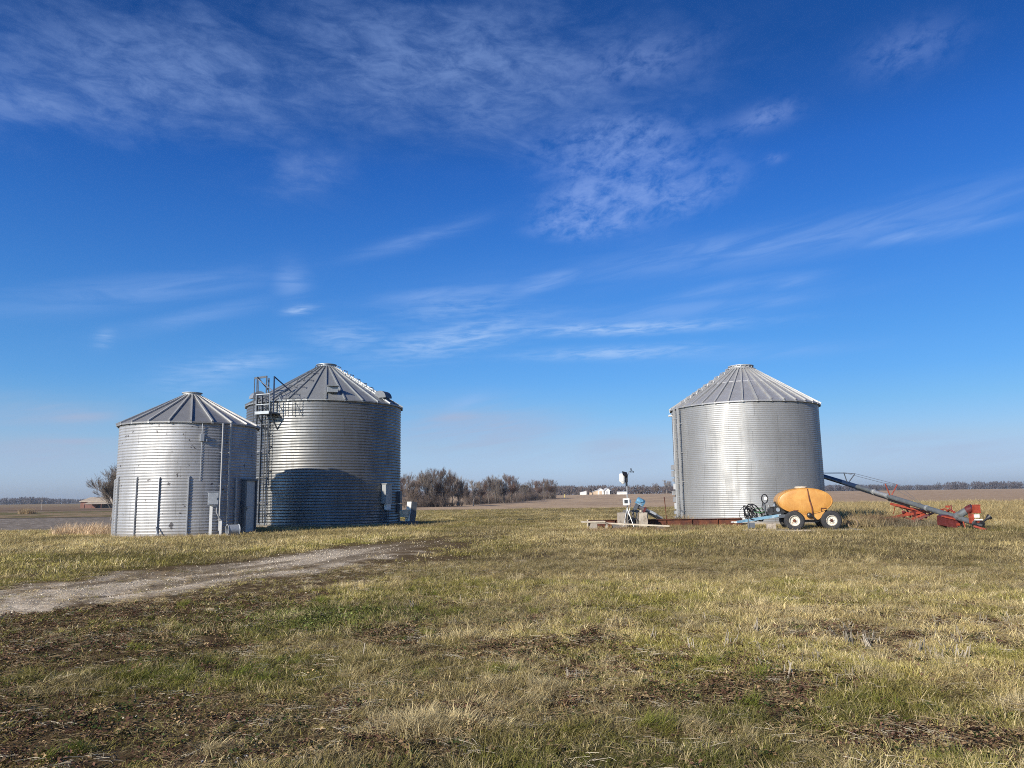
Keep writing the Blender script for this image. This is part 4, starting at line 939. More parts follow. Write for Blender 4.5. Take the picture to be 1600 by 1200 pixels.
def zones(x, y):
    x = np.asarray(x, float); y = np.asarray(y, float); q = x / np.maximum(y, .5); r = np.hypot(x, y)
    rd, rt, side = road_dist(x, y)
    n1 = fbm(x, y, .35, 4, 3.); n2 = fbm(x, y, 1.3, 4, 21.); n3 = fbm(x, y, 5.0, 3, 55.); n4 = fbm(x, y * .35, .16, 3, 90.)
    stk = fbm(rd * np.sign(side + .1) * 1.9, rt * 1.3, 1.0, 4, 33.)
    wid = np.where(y < 20, 1.95 + .055 * (20 - y), 1.95 - .075 * (y - 20)); wid = np.clip(wid, .55, 2)
    fade = 1 - sst(22, 31, y)
    grav = (1 - sst(.55, 1.15, rd / wid + (n2 - .5) * 1.2 + (n3 - .5) * .5)) * fade * np.clip(.30 + 1.25 * sst(.34, .60, stk), 0, 1)
    rut = np.exp(-((np.abs(rd) - .85) / .28) ** 2)
    hal = np.where(side > 0, np.where(y < 22, 3.3, 1.7), 1.25) + wid * .62
    soil = (1 - sst(.68, 1.22, rd / hal + (n2 - .5) * .9 + (n1 - .5) * .8)) * (1 - .85 * sst(25, 42, y))
    soil = np.maximum(soil, .95 * sst(.26, .66, blob(x, y, g2(170, 1150, 2.0, 1.2)) + (n2 - .5) * .8 + (n3 - .5) * .5))
    soil = np.maximum(soil, .9 * sst(.28, .68, blob(x, y, g2(110, 1020, 1.9, 1.5)) + (n2 - .5) * .8 + (n3 - .5) * .5))
    soil = np.maximum(soil, .9 * sst(.40, .70, blob(x, y, g2(330, 955, 1.9, 1.3)) + (n2 - .5) * .8))
    red = sst(.34, .86, np.maximum.reduce([blob(x, y, g2(830, 1020, 1.6, .9)), blob(x, y, g2(1010, 1045, 1.3, .6)), blob(x, y, g2(620, 1000, .9, .6)), blob(x, y, g2(1400, 1150, .9, .35)), .85 * blob(x, y, g2(1180, 1080, 1.3, .55)), .8 * blob(x, y, g2(300, 1130, 1.0, .3))]) + (n2 - .5) * 1.3 + (n3 - .5) * .7)
    bare = sst(.54, .74, n2 + (n3 - .5) * .25) * sst(.38, .58, n1) * (1 - sst(26, 40, r))
    dry = sst(.40, .66, n1 * .6 + n2 * .4 + .16 * sst(9, 20, y) * sst(-.15, .1, q) - .16 * sst(-.2, -.45, q) * 1.0)
    dry = np.maximum(dry, sst(.3, .6, np.maximum.reduce([blob(x, y, g2(800, 1115, .75, .34)), blob(x, y, g2(650, 1140, .55, .3)), .9 * blob(x, y, g2(820, 1085, .5, .2)), .8 * blob(x, y, g2(1020, 900, 5., 1.6)), .7 * blob(x, y, g2(1300, 960, 3., 1.2))]) + (n2 - .5) * .5))
    green = np.maximum.reduce([blob(x, y, g2(470, 965, 2.2, 1.6)), .8 * blob(x, y, g2(330, 1050, 1.4, .8)), .8 * blob(x, y, g2(1000, 1190, 1.6, .5)), .7 * blob(x, y, g2(1550, 1180, .8, .5)), .7 * blob(x, y, g2(1180, 1120, 1.2, .5))])
    dry = np.maximum(dry, .85 * sst(.4, .6, np.clip(-side, 0, 1) * sst(2.5, 5, rd) * sst(21, 27, y) * (1 - sst(50, 60, y)) * .8 + (n2 - .5) * .8) * (q < .05))
    dry = np.maximum(dry, .9 * sst(.56, .68, fbm(x, y, .95, 3, 140.)) * (1 - sst(22, 32, r)))
    dry = dry * (1 - .75 * green)
    # far field strips
    edge_m = 132 + 10 * n4
    strawR = sst(.30, .40, q) * sst(34, 46, y)                         # tan weeds to the right of the trailer
    field = sst(edge_m, edge_m + 4, y)
    fieldL = sst(-.40, -.46, q) * sst(43 + 3 * n1, 47 + 3 * n1, y + (n2 - .5) * 3)
    berm = fieldL * sst(118, 121, y) * (1 - sst(205, 212, y))
    # grass height/density
    gr = 1.0 - np.clip(grav * 1.15 + soil * .86, 0, 1); gr = gr * (1 - .7 * red) * (1 - .75 * bare)
    pat = sst(.34, .56, fbm(x, y, 2.6, 3, 200.) * .6 + fbm(x, y, 7.0, 2, 210.) * .4); gr = gr * (1 - (1 - pat) * .72 * (1 - sst(16, 34, r)))
    gr = gr * (1 - field) * (1 - fieldL)
    pat2 = (.70 + .44 * sst(.32, .68, fbm(x, y, .24, 3, 310.))) * (.86 + .28 * sst(.35, .65, fbm(x, y, .9, 3, 320.)))
    return dict(pat2=pat2, grav=grav, soil=soil, red=red, bare=bare, dry=dry, green=green, strawR=strawR, field=field, fieldL=fieldL, berm=berm, gr=gr, n1=n1, n2=n2, n3=n3, n4=n4, q=q, rut=rut, rd=rd)
def mixc(a, b, t): return a * (1 - t[..., None]) + np.asarray(b) * t[..., None]
def ground_color(x, y):
    Z = zones(x, y); n1, n2, n3, n4 = Z['n1'], Z['n2'], Z['n3'], Z['n4']
    c = np.broadcast_to(np.array([.165, .13, .052]), np.shape(x) + (3,)).copy()
    c = mixc(c, (.24, .185, .095), Z['dry'] * .8)
    c = mixc(c, (.075, .085, .03), np.clip(Z['green'], 0, 1) * .6)
    c = mixc(c, (.34, .26, .14), Z['strawR'] * (.65 + .35 * n2))
    far = sst(45, 75, y); c = mixc(c, (.235, .20, .085), far * (1 - Z['strawR']) * (.75 + .25 * n1))
    c = mixc(c, (.11, .075, .055), Z['bare'] * .8)
    c = mixc(c, (.125, .08, .052), Z['red'] * .8)
    c = mixc(c, (.13, .09, .052), Z['soil'] * .92)
    gcol = np.array([.76, .64, .475]); c = mixc(c, gcol, Z['grav'] * (.62 + .38 * n3) * (1 - .35 * (1 - Z['rut']) * n2))
    fcol = mixc(np.broadcast_to(np.array([.52, .38, .25]), c.shape), (.43, .315, .215), sst(.4, .65, n4))
    fcol = mixc(fcol, (.46, .37, .24), sst(560, 640, y) * .6)
    fcol = mixc(fcol, (.43, .305, .205), sst(.3, .5, Z['q']) * (1 - sst(400, 620, y)) * .7)
    fcol = mixc(fcol, (.42, .34, .21), sst(.3, .5, Z['q']) * sst(560, 640, y) * .9)
    c = mixc(c, fcol, Z['field'])
    lcol = mixc(np.broadcast_to(np.array([.24, .205, .17]), c.shape), (.33, .285, .24), sst(.45, .7, n3 * .5 + n2 * .5))
    lcol = mixc(lcol, (.06, .05, .04), sst(112, 117, y) * (1 - sst(121, 125, y)) * .8)
    lcol = mixc(lcol, (.33, .24, .15), Z['berm'] * .9); lcol = mixc(lcol, (.13, .13, .055), Z['berm'] * sst(.45, .6, n4 + (n1 - .5) * .6) * .8)
    lcol = mixc(lcol, (.25, .18, .125), sst(208, 214, y)); lcol = mixc(lcol, (.3, .23, .15), sst(330, 480, y))
    lcol = mixc(lcol, (.08, .06, .045), sst(236, 240, y) * (1 - sst(250, 256, y)) * .7)
    c = mixc(c, lcol, Z['fieldL'])
    c = c * (.82 + .36 * n3)[..., None]
    return c, Z
# ground sheet: rings around the camera spot, fine near and coarse far, one mesh to the horizon
rad = [0.5]
while rad[-1] < 3750: rad.append(rad[-1] * (1.0105 if rad[-1] < 70 else 1.02))
rad = np.array(rad)
angs = np.concatenate([np.linspace(-52, 52, 700), np.linspace(52, 308, 180)[1:-1]]) * math.pi / 180
AA, RD = np.meshgrid(angs, rad); GX = RD * np.sin(AA); GY = RD * np.cos(AA)
GZ = terrain(GX, GY); GC, _z = ground_color(GX, GY)
GZ = GZ - .03 * _z['grav'] * _z['rut'] * (RD < 60) + .012 * (_z['n3'] - .5) * _z['soil']
nr_, na_ = GX.shape
V = np.stack([GX, GY, GZ], -1).reshape(-1, 3); V = np.concatenate([V, [[0, 0, float(terrain(0., 0.))]]])
i = np.arange(nr_ - 1)[:, None]; k = np.arange(na_)[None, :]; k2 = (k + 1) % na_
Fq = np.stack([i * na_ + k2, i * na_ + k, (i + 1) * na_ + k, (i + 1) * na_ + k2], -1).reshape(-1)
kk = np.arange(na_); Ft = np.stack([np.full(na_, nr_ * na_), kk, (kk + 1) % na_], -1)[:, ::-1].reshape(-1)
def ground_mat():
    m, nt, b = newmat('ground'); L = nt.links.new
    at_ = N(nt, 'ShaderNodeAttribute', attribute_name='Col'); tc = N(nt, 'ShaderNodeTexCoord')
    n1 = N(nt, 'ShaderNodeTexNoise', Scale=22.0, Detail=8.0, Roughness=.72); L(tc.outputs['Object'], n1.inputs['Vector'])
    n2 = N(nt, 'ShaderNodeTexNoise', Scale=3.0, Detail=6.0, Roughness=.65); L(tc.outputs['Object'], n2.inputs['Vector'])
    r1 = ramp(nt, [(.30, .45), (.5, .95), (.72, 1.6)], n1.outputs['Fac']); r2 = ramp(nt, [(.3, .78), (.7, 1.2)], n2.outputs['Fac'])
    m1 = N(nt, 'ShaderNodeMix', data_type='RGBA', blend_type='MULTIPLY'); m1.inputs[0].default_value = 1; L(at_.outputs['Color'], m1.inputs[6]); L(r1.outputs['Color'], m1.inputs[7])
    m2 = N(nt, 'ShaderNodeMix', data_type='RGBA', blend_type='MULTIPLY'); m2.inputs[0].default_value = 1; L(m1.outputs[2], m2.inputs[6]); L(r2.outputs['Color'], m2.inputs[7])
    L(m2.outputs[2], b.inputs['Base Color']); b.inputs['Roughness'].default_value = .95; b.inputs['Specular IOR Level'].default_value = .0
    bp = N(nt, 'ShaderNodeBump', Strength=.9, Distance=.03); L(n1.outputs['Fac'], bp.inputs['Height']); L(bp.outputs['Normal'], b.inputs['Normal'])
    return m
M['ground'] = ground_mat()
me = npmesh('ground', V, np.concatenate([Fq, Ft]), np.concatenate([np.full((nr_ - 1) * na_, 4), np.full(na_, 3)]), M['ground'], True)
ca = me.color_attributes.new('Col', 'FLOAT_COLOR', 'POINT')
cc_ = np.concatenate([GC.reshape(-1, 3), [[.1, .09, .05]]]); cc_ = np.concatenate([cc_, np.ones((len(cc_), 1))], 1).astype(np.float32)
ca.data.foreach_set('color', cc_.ravel())
go = bpy.data.objects.new('ground', me); COL.objects.link(go); tag(go, 'grassy farmyard ground running out to bare fields', 'ground', kind='structure')
# ------------------------------------------------------------------ grass and litter (uncountable): sources and scattering
rnG = np.random.default_rng(5)
def blades_mesh(name, n, ln, lv, spread, width, phi, curl, mat, comb=0.0):
    """n arching blades: length ln, first angle from upright in phi, extra bend over the length in curl, comb = share laid one way"""
    V = []; F = []; sz = []; c = 0
    for k in range(n):
        a = rnG.uniform(0, 6.283); rr = spread * math.sqrt(rnG.random()); p = np.array([rr * math.cos(a), rr * math.sin(a), -.006])
        d = rnG.normal(0, .5) if rnG.random() < comb else (a + rnG.normal(0, .7) if rnG.random() < .5 else rnG.uniform(0, 6.283))
        L_ = ln * (1 + rnG.uniform(-lv, lv)); ph = rnG.uniform(*phi); cu = rnG.uniform(*curl)
        w = width * rnG.uniform(.6, 1.3); tw = rnG.uniform(-.9, .9); wv = np.array([-math.sin(d + tw), math.cos(d + tw), 0]) * w / 2
        pts_ = [p]
        for s_ in range(3):
            an = min(ph + cu * s_ / 2.0, 2.1); q = pts_[-1] + np.array([math.cos(d) * math.sin(an), math.sin(d) * math.sin(an), math.cos(an)]) * L_ / 3
            if s_ and q[2] < .008: q[2] = .008 + .004 * rnG.random()
            pts_.append(q)
        for s_, q in enumerate(pts_[:3]):
            t = (1, .9, .6)[s_]; V.append(q - wv * t); V.append(q + wv * t)
        V.append(pts_[3]); F += [c, c + 1, c + 3, c + 2, c + 2, c + 3, c + 5, c + 4, c + 4, c + 5, c + 6]; sz += [4, 4, 3]; c += 7
    return npmesh(name, V, F, sz, mat)
def leaf_mesh(name, n, size, spread, mat, rise=.03):
    V = []; F = []; sz = []; c = 0
    for k in range(n):
        a = rnG.uniform(0, 6.283); rr = spread * math.sqrt(rnG.random()); p = np.array([rr * math.cos(a), rr * math.sin(a), rise * rnG.random() + .006])
        d = rnG.uniform(0, 6.283); s = size * rnG.uniform(.6, 1.3); t = rnG.uniform(-.3, .6)
        f = np.array([math.cos(d), math.sin(d), t]); f /= np.linalg.norm(f); r_ = np.array([-math.sin(d), math.cos(d), rnG.uniform(-.4, .4)]); r_ /= np.linalg.norm(r_)
        V += [p, p + f * s * .5 + r_ * s * .36 + (0, 0, .2 * s), p + f * s, p + f * s * .5 - r_ * s * .36 + (0, 0, .2 * s)]
        F += [c, c + 1, c + 2, c, c + 2, c + 3]; sz += [3, 3]; c += 4
    return npmesh(name, V, F, sz, mat)
def stalk_mesh(name, n, mat, h=.13, spread=.08, r=.006):
    b = MB()
    for k in range(n):
        a = rnG.uniform(0, 6.283); q = spread * rnG.random(); p = Vector((q * math.cos(a), q * math.sin(a), -.01)); L_ = h * rnG.uniform(.5, 1.25)
        e = p + Vector((rnG.normal(0, .22), rnG.normal(0, .22), 1)).normalized() * L_
        b.path([p, p.lerp(e, .55) + Vector((rnG.normal(0, .004), rnG.normal(0, .004), 0)), e], [r, r * .9, r * .8], 5)
    me = mesh_of(b, name, mat); return me
def straw_mesh(name, n, mat, L0=.14, spread=.12, r=.003):
    b = MB()
    for k in range(n):
        a = rnG.uniform(0, 6.283); q = spread * rnG.random(); p = Vector((q * math.cos(a), q * math.sin(a), .006 + .025 * rnG.random())); d = rnG.uniform(0, 6.283)
        e = p + Vector((math.cos(d), math.sin(d), rnG.normal(0, .12))) * L0 * rnG.uniform(.4, 1.3); e.z = max(e.z, .004)
        b.path([p, p.lerp(e, .5) + Vector((0, 0, .003)), e], r, 4)
    return mesh_of(b, name, mat)
def stone_mesh(name, mat, seed):
    rn_ = random.Random(seed); b = MB(); ph = (1 + 5 ** .5) / 2
    P = [(-1, ph, 0), (1, ph, 0), (-1, -ph, 0), (1, -ph, 0), (0, -1, ph), (0, 1, ph), (0, -1, -ph), (0, 1, -ph), (ph, 0, -1), (ph, 0, 1), (-ph, 0, -1), (-ph, 0, 1)]
    Fc = [(0, 11, 5), (0, 5, 1), (0, 1, 7), (0, 7, 10), (0, 10, 11), (1, 5, 9), (5, 11, 4), (11, 10, 2), (10, 7, 6), (7, 1, 8), (3, 9, 4), (3, 4, 2), (3, 2, 6), (3, 6, 8), (3, 8, 9), (4, 9, 5), (2, 4, 11), (6, 2, 10), (8, 6, 7), (9, 8, 1)]
    sx, sy, sz_ = rn_.uniform(.7, 1.3), rn_.uniform(.7, 1.3), rn_.uniform(.4, .8)
    b.add([(x * .5 * sx * rn_.uniform(.7, 1.15), y * .5 * sy * rn_.uniform(.7, 1.15), z * .5 * sz_ * rn_.uniform(.7, 1.15)) for x, y, z in P], Fc)
    return mesh_of(b, name, mat)
def tint_mat(name, rough=.6, trans=.0, vary=.3):
    m, nt, b = newmat(name); L = nt.links.new
    a = N(nt, 'ShaderNodeAttribute', attribute_name='tint', attribute_type='INSTANCER')
    g = N(nt, 'ShaderNodeNewGeometry'); r = ramp(nt, [(0, 1 - vary), (1, 1 + vary)], g.outputs['Random Per Island'])
    mx = N(nt, 'ShaderNodeMix', data_type='RGBA', blend_type='MULTIPLY'); mx.inputs[0].default_value = 1; L(a.outputs['Color'], mx.inputs[6]); L(r.outputs['Color'], mx.inputs[7])
    L(mx.outputs[2], b.inputs['Base Color']); b.inputs['Roughness'].default_value = rough; b.inputs['Specular IOR Level'].default_value = .08
    if trans:
        tr_ = N(nt, 'ShaderNodeBsdfTranslucent'); L(mx.outputs[2], tr_.inputs['Color']); ms = N(nt, 'ShaderNodeMixShader'); ms.inputs[0].default_value = trans
        L(b.outputs[0], ms.inputs[1]); L(tr_.outputs[0], ms.inputs[2]); L(ms.outputs[0], nt.nodes['Material Output'].inputs['Surface'])
    return m
M['blade'] = tint_mat('blade', .55, .22, .4); M['litter'] = tint_mat('litter', .8, 0, .35); M['pebble'] = tint_mat('pebble', .9, 0, 0)
def source(name, meshes):
    c = bpy.data.collections.new(name)
    for k, me in enumerate(meshes):
        c.objects.link(bpy.data.objects.new(f'{name}_{chr(97 + k)}', me))
    return c
SRC = dict(
    turf=source('turf_tuft', [blades_mesh('turf', 30, .075, .5, .10, .0042, (.25, 1.25), (.1, 1.1), M['blade']) for _ in range(6)]),
    long=source('long_tuft', [blades_mesh('long', 42, .19, .4, .08, .0044, (.35, 1.1), (.5, 1.4), M['blade'], .6) for _ in range(5)]),
    flat=source('flat_tuft', [blades_mesh('flat', 26, .19, .45, .10, .0045, (1.15, 1.5), (0, .35), M['blade'], .6) for _ in range(4)]),
    mid=source('mid_tuft', [blades_mesh('mid', 40, .11, .5, .26, .009, (.3, 1.2), (.2, 1.0), M['blade'], .3) for _ in range(5)]),
    tall=source('tall_tuft', [blades_mesh('tall', 26, .6, .4, .22, .014, (.05, .5), (.1, .9), M['blade'], .3) for _ in range(5)]),
    leaf=source('leaf_patch', [leaf_mesh('leaf', 20, .026, .1, M['litter']) for _ in range(4)]),
    stub=source('stubble', [stalk_mesh('stub', k, M['litter']) for k in (1, 2, 4, 6)]),
    straw=source('straw', [straw_mesh('straw', 9, M['litter'], .11, .14, .0013) for _ in range(4)]),
    stone=source('stone', [stone_mesh('stone', M['pebble'], s) for s in range(6)]))
def scatter(name, src, x, y, scl, tint, label, cat, zoff=0.0, tilt=.12, seed=1, lay=0.0):
    rn_ = np.random.default_rng(seed); n = len(x); z = terrain(x, y) + zoff
    me = bpy.data.meshes.new(name); me.vertices.add(n); me.vertices.foreach_set('co', np.stack([x, y, z], -1).astype(np.float32).ravel())
    def attr(nm, ty, data, key):
        a_ = me.attributes.new(nm, ty, 'POINT'); a_.data.foreach_set(key, np.ascontiguousarray(data).ravel())
    attr('rot', 'FLOAT_VECTOR', np.stack([rn_.normal(0, tilt, n), rn_.normal(0, tilt, n), rn_.uniform(0, 6.283, n) * (1 - lay) + lay * (fbm(x, y, .5, 2, 66.) * 9.0 - 4.2 + rn_.normal(0, .4, n))], -1).astype(np.float32), 'vector')
    s = scl if scl.ndim == 2 else np.stack([scl] * 3, -1); attr('scl', 'FLOAT_VECTOR', s.astype(np.float32), 'vector')
    attr('idx', 'INT', rn_.integers(0, 1000, n).astype(np.int32), 'value')
    attr('tint', 'FLOAT_COLOR', np.concatenate([np.clip(tint, 0, 1), np.ones((n, 1))], 1).astype(np.float32), 'color')
    o = bpy.data.objects.new(name, me); COL.objects.link(o); tag(o, label, cat, kind='stuff')
    ng = bpy.data.node_groups.new(name + '_scatter', 'GeometryNodeTree')
    ng.interface.new_socket('Geometry', in_out='INPUT', socket_type='NodeSocketGeometry'); ng.interface.new_socket('Geometry', in_out='OUTPUT', socket_type='NodeSocketGeometry')
    gi = ng.nodes.new('NodeGroupInput'); gout = ng.nodes.new('NodeGroupOutput'); ip = ng.nodes.new('GeometryNodeInstanceOnPoints')
    ci = ng.nodes.new('GeometryNodeCollectionInfo'); ci.inputs['Collection'].default_value = SRC[src]; ci.inputs['Separate Children'].default_value = True; ci.inputs['Reset Children'].default_value = True
    def na(nm, dt):
        q_ = ng.nodes.new('GeometryNodeInputNamedAttribute'); q_.data_type = dt; q_.inputs['Name'].default_value = nm; return q_.outputs['Attribute']
    L = ng.links.new; L(gi.outputs[0], ip.inputs['Points']); L(ci.outputs[0], ip.inputs['Instance']); ip.inputs['Pick Instance'].default_value = True
    L(na('idx', 'INT'), ip.inputs['Instance Index'])
    er = ng.nodes.new('FunctionNodeEulerToRotation'); L(na('rot', 'FLOAT_VECTOR'), er.inputs[0]); L(er.outputs[0], ip.inputs['Rotation']); L(na('scl', 'FLOAT_VECTOR'), ip.inputs['Scale'])
    L(ip.outputs[0], gout.inputs[0])
    md = o.modifiers.new('scatter', 'NODES'); md.node_group = ng
    return o
def wedge(n, r0, r1, half=46, seed=0, front=True):
    rn_ = np.random.default_rng(seed); r = np.sqrt(rn_.uniform(r0 * r0, r1 * r1, n)); a = np.radians(rn_.uniform(-half, half, n)); return r * np.sin(a), r * np.cos(a), rn_
FOOT = [(small.location, RS + .15), (big.location, RB + .25), (rbin.location, RR_ + .2)]
def clear(x, y):
    m = np.ones(len(x), bool)
    for l, r in FOOT: m &= np.hypot(x - l.x, y - l.y) > r
    return m
GREEN = np.array([.15, .178, .03]); OLIVE = np.array([.265, .232, .06]); TAN = np.array([.41, .31, .14]); PALE = np.array([.57, .465, .25]); YEL = np.array([.31, .25, .065])
def grass_tint(Z, rn_, n, extra_dry=0.0):
    t = np.clip(Z['dry'] * .75 + extra_dry + rn_.normal(0, .2, n), 0, 1)[:, None]; g = np.clip(Z['green'] * .9 + rn_.normal(0, .18, n), 0, 1)[:, None]
    base = OLIVE * (1 - g) + GREEN * g
    far = sst(40, 70, Z['rr'])[:, None] * .6
    base = base * (1 - far) + YEL * far
    sr = Z['strawR'][:, None] * .85; base = base * (1 - sr) + TAN * sr
    c = base * (1 - t) + (TAN * .7 + PALE * .3) * t
    c = np.where((rn_.random(n) < .2)[:, None], PALE, c)
    return c * rn_.uniform(.75, 1.25, (n, 1)) * Z['pat2'][:, None] * (1.20 - .24 * sst(10, 20, Z['rr']) * sst(-.25, .05, Z['q']))[:, None]
def pts(n, r0, r1, seed, keep, half=46):
    x, y, rn_ = wedge(n, r0, r1, half, seed); Z = zones(x, y); Z['rr'] = np.hypot(x, y)
    k = (rn_.random(n) < keep(Z, x, y)) & clear(x, y)
    Z = {q: v[k] for q, v in Z.items()}; return x[k], y[k], Z, rn_, int(k.sum())
def hscale(Z, rn_, n, lo=.55, hi=1.35): return np.stack([rn_.uniform(.8, 1.25, n)] * 2 + [rn_.uniform(lo, hi, n) * (.65 + .7 * Z['n2']) * (.45 + .55 * Z['gr'])], -1)
lab = 'grass'
x, y, Z, r_, n = pts(30000, 2.2, 9.5, 1, lambda Z, x, y: np.clip(Z['gr'] * .95 + .05, 0, 1)); scatter('grass', 'turf', x, y, hscale(Z, r_, n), grass_tint(Z, r_, n), 'short olive turf of the near yard', lab, seed=1)
x, y, Z, r_, n = pts(38000, 9.5, 20, 2, lambda Z, x, y: np.clip(Z['gr'] + .03, 0, 1)); scatter('grass', 'turf', x, y, hscale(Z, r_, n) * 1.35, grass_tint(Z, r_, n), 'short turf across the middle yard', lab, seed=2)
x, y, Z, r_, n = pts(42000, 20, 60, 3, lambda Z, x, y: Z['gr'] * (1 - .4 * Z['strawR'])); scatter('grass', 'mid', x, y, hscale(Z, r_, n) * 1.15, grass_tint(Z, r_, n, .08), 'short grass around the bins', lab, seed=3)
x, y, Z, r_, n = pts(46000, 60, 150, 4, lambda Z, x, y: Z['gr'] * (1 - .3 * Z['strawR']) * .9, 42); scatter('grass', 'mid', x, y, hscale(Z, r_, n) * np.array([2.2, 2.2, 1.15]), grass_tint(Z, r_, n, .15), 'yellow green grass beyond the bins', lab, seed=4)
x, y, Z, r_, n = pts(12000, 2.2, 24, 5, lambda Z, x, y: np.clip(Z['gr'] * (.03 + .9 * sst(.45, .95, Z['dry']) + .22 * Z['green']), 0, 1)); scatter('long_grass', 'long', x, y, hscale(Z, r_, n, .6, 1.1) * (.55 + .45 * Z['dry'])[:, None], grass_tint(Z, r_, n, .22), 'longer tufts of half dry grass in the yard', lab, seed=5, lay=1.0)
# distinct arching clumps: some green, some bleached, each laid its own way
def clumps(seed, nc, r0, r1, keep, tint, scl, label, per=(4, 9), rad=.09):
    x, y, Z, r_, n = pts(nc, r0, r1, seed, keep); X = []; Y = []; T = []; S_ = []; A_ = []
    for q in range(n):
        m = r_.integers(*per); X.append(x[q] + r_.normal(0, rad, m)); Y.append(y[q] + r_.normal(0, rad, m)); S_.append(scl * r_.uniform(.6, 1.25) * r_.uniform(.8, 1.2, m)); A_.append(r_.normal(r_.normal(.5, 1.1), .35, m))
        T.append(tint(r_) * r_.uniform(.75, 1.25, (m, 1)))
    X, Y, T, S_, A_ = [np.concatenate(v) for v in (X, Y, T, S_, A_)]
    o = scatter('grass_tuft', 'long', X, Y, S_, T, label, 'grass', seed=seed, tilt=.1); me = o.data
    rt_ = np.stack([np.zeros(len(X)), np.zeros(len(X)), A_], -1).astype(np.float32); me.attributes['rot'].data.foreach_set('vector', rt_.ravel())
clumps(61, 900, 3.2, 16, lambda Z, x, y: (.25 + .75 * Z['green']) * (1 - Z['grav']) * (1 - .75 * Z['soil']) * (1 - .6 * Z['dry']) * .75, lambda r: GREEN * r.uniform(.8, 1.3) * (1 - (k_ := r.uniform(0, .6))) + OLIVE * 1.1 * k_, .62, 'arching green tufts in the near turf')
clumps(62, 700, 3.2, 20, lambda Z, x, y: (.1 + .9 * Z['dry']) * (1 - Z['grav']) * (1 - .8 * Z['soil']) * .6, lambda r: PALE * r.uniform(.75, 1.1), .68, 'arching bleached tufts in the near turf')
CB = [(g2(px_, py_, w_, w_ * .40), n_) for (px_, py_, w_, n_) in ((800, 1110, .45, 26), (700, 1140, .42, 22), (850, 1080, .3, 18), (640, 1125, .3, 12))]
clumps(63, 9000, 3.5, 9, lambda Z, x, y: np.maximum.reduce([blob(x, y, b_) * n_ * .0125 for b_, n_ in CB]), lambda r: PALE * r.uniform(.85, 1.15), .74, 'large bleached grass clump in the middle foreground', (5, 9), .07)
x, y, Z, r_, n = pts(7000, 2.2, 20, 6, lambda Z, x, y: np.clip(.05 + Z['dry'] * .6 * Z['gr'], 0, 1)); scatter('dry_grass', 'flat', x, y, hscale(Z, r_, n, .6, 1.2), (TAN * .5 + PALE * .5) * r_.uniform(.6, 1.15, (n, 1)), 'flattened straw coloured grass in the yard', lab, seed=6, lay=1.0)
x, y, Z, r_, n = pts(30000, 34, 150, 7, lambda Z, x, y: Z['strawR'] * (1 - Z['field']) * np.where(y > 41, 1, .15) * (.35 + .9 * Z['n1']), 42); scatter('dry_grass', 'tall', x, y, hscale(Z, r_, n, .35, .75) * (1 + .006 * Z['rr'])[:, None], (TAN * .75 + PALE * .25) * r_.uniform(.65, 1.2, (n, 1)), 'tan rough grass right of the bright bin', lab, seed=7)
# leaves, red weeds, clover, straw, stubble, stones
x, y, Z, r_, n = pts(26000, 2.2, 14, 8, lambda Z, x, y: np.clip(Z['red'] * .62 + Z['soil'] * .34 + Z['bare'] * .34 + .07, 0, 1) * (1 - .8 * Z['grav']))
rc = r_.random(n)[:, None]; tn = np.where(rc < .42, np.array([.125, .068, .045]), np.where(rc < .72, np.array([.2, .13, .07]), np.where(rc < .9, np.array([.05, .07, .022]), np.array([.38, .27, .14]))))
scatter('leaf_litter', 'leaf', x, y, r_.uniform(.6, 1.3, n), tn * r_.uniform(.6, 1.3, (n, 1)), 'red brown leaves and low weeds on the soil', 'leaf litter', seed=8)
cl = gnd(530, 968); n = 520; r_ = np.random.default_rng(91); x = cl.x + r_.normal(0, .62, n); y = cl.y + r_.normal(0, .55, n); keep = fbm(x, y, 1.8, 3, 7.) > .42; x = x[keep]; y = y[keep]; n = len(x)
scatter('clover', 'leaf', x, y, r_.uniform(.6, 1.2, n), np.array([.125, .145, .042]) * r_.uniform(.6, 1.3, (n, 1)), 'bright green clover patch beside the gravel track', 'clover', zoff=.015, tilt=.35, seed=9)
x, y, Z, r_, n = pts(30000, 2.2, 20, 10, lambda Z, x, y: np.clip(.2 + Z['dry'] * .4 + Z['red'] * .3 + .1 * Z['soil'], 0, 1) * (1 - .75 * Z['grav'])); scatter('straw_litter', 'straw', x, y, r_.uniform(.35, 1.0, n), np.where(r_.random((n, 1)) < .25, np.array([.46, .40, .30]), np.array([.3, .225, .13])) * r_.uniform(.6, 1.25, (n, 1)), 'loose pale straw lying in the grass', 'straw', zoff=.012, seed=10)
st = [g2(1330, 1010, 2.2, 1.3), g2(1520, 1030, 1.0, .8), g2(1250, 1060, .9, .5), g2(1150, 1020, 1.0, .5), g2(1560, 985, 2., 1.2), g2(900, 1070, .8, .4)]
x, y, Z, r_, n = pts(9000, 4, 20, 11, lambda Z, x, y: np.clip(np.maximum.reduce([blob(x, y, q_) for q_ in st]) * .34 * sst(.42, .6, Z['n2']), 0, 1) + .004); scatter('stubble', 'stub', x, y, r_.uniform(.55, 1.1, n), np.array([.33, .285, .22]) * r_.uniform(.4, 1.2, (n, 1)), 'cut grey stalks standing in the grass at the right', 'stubble', seed=11)
x, y, Z, r_, n = pts(70000, 5, 30, 12, lambda Z, x, y: np.clip(Z['grav'] ** 1.2 * .6 + .045 * Z['soil'], 0, 1)); scatter('gravel', 'stone', x, y, r_.uniform(.004, .011, n) * r_.uniform(.7, 1.6, n) * (1 + .02 * Z['rr']), np.where(r_.random((n, 1)) < .45, np.array([.58, .51, .40]), np.array([.42, .355, .265])) * r_.uniform(.6, 1.35, (n, 1)), 'pale crushed stone on the farm track', 'gravel', zoff=.004, tilt=.4, seed=12)
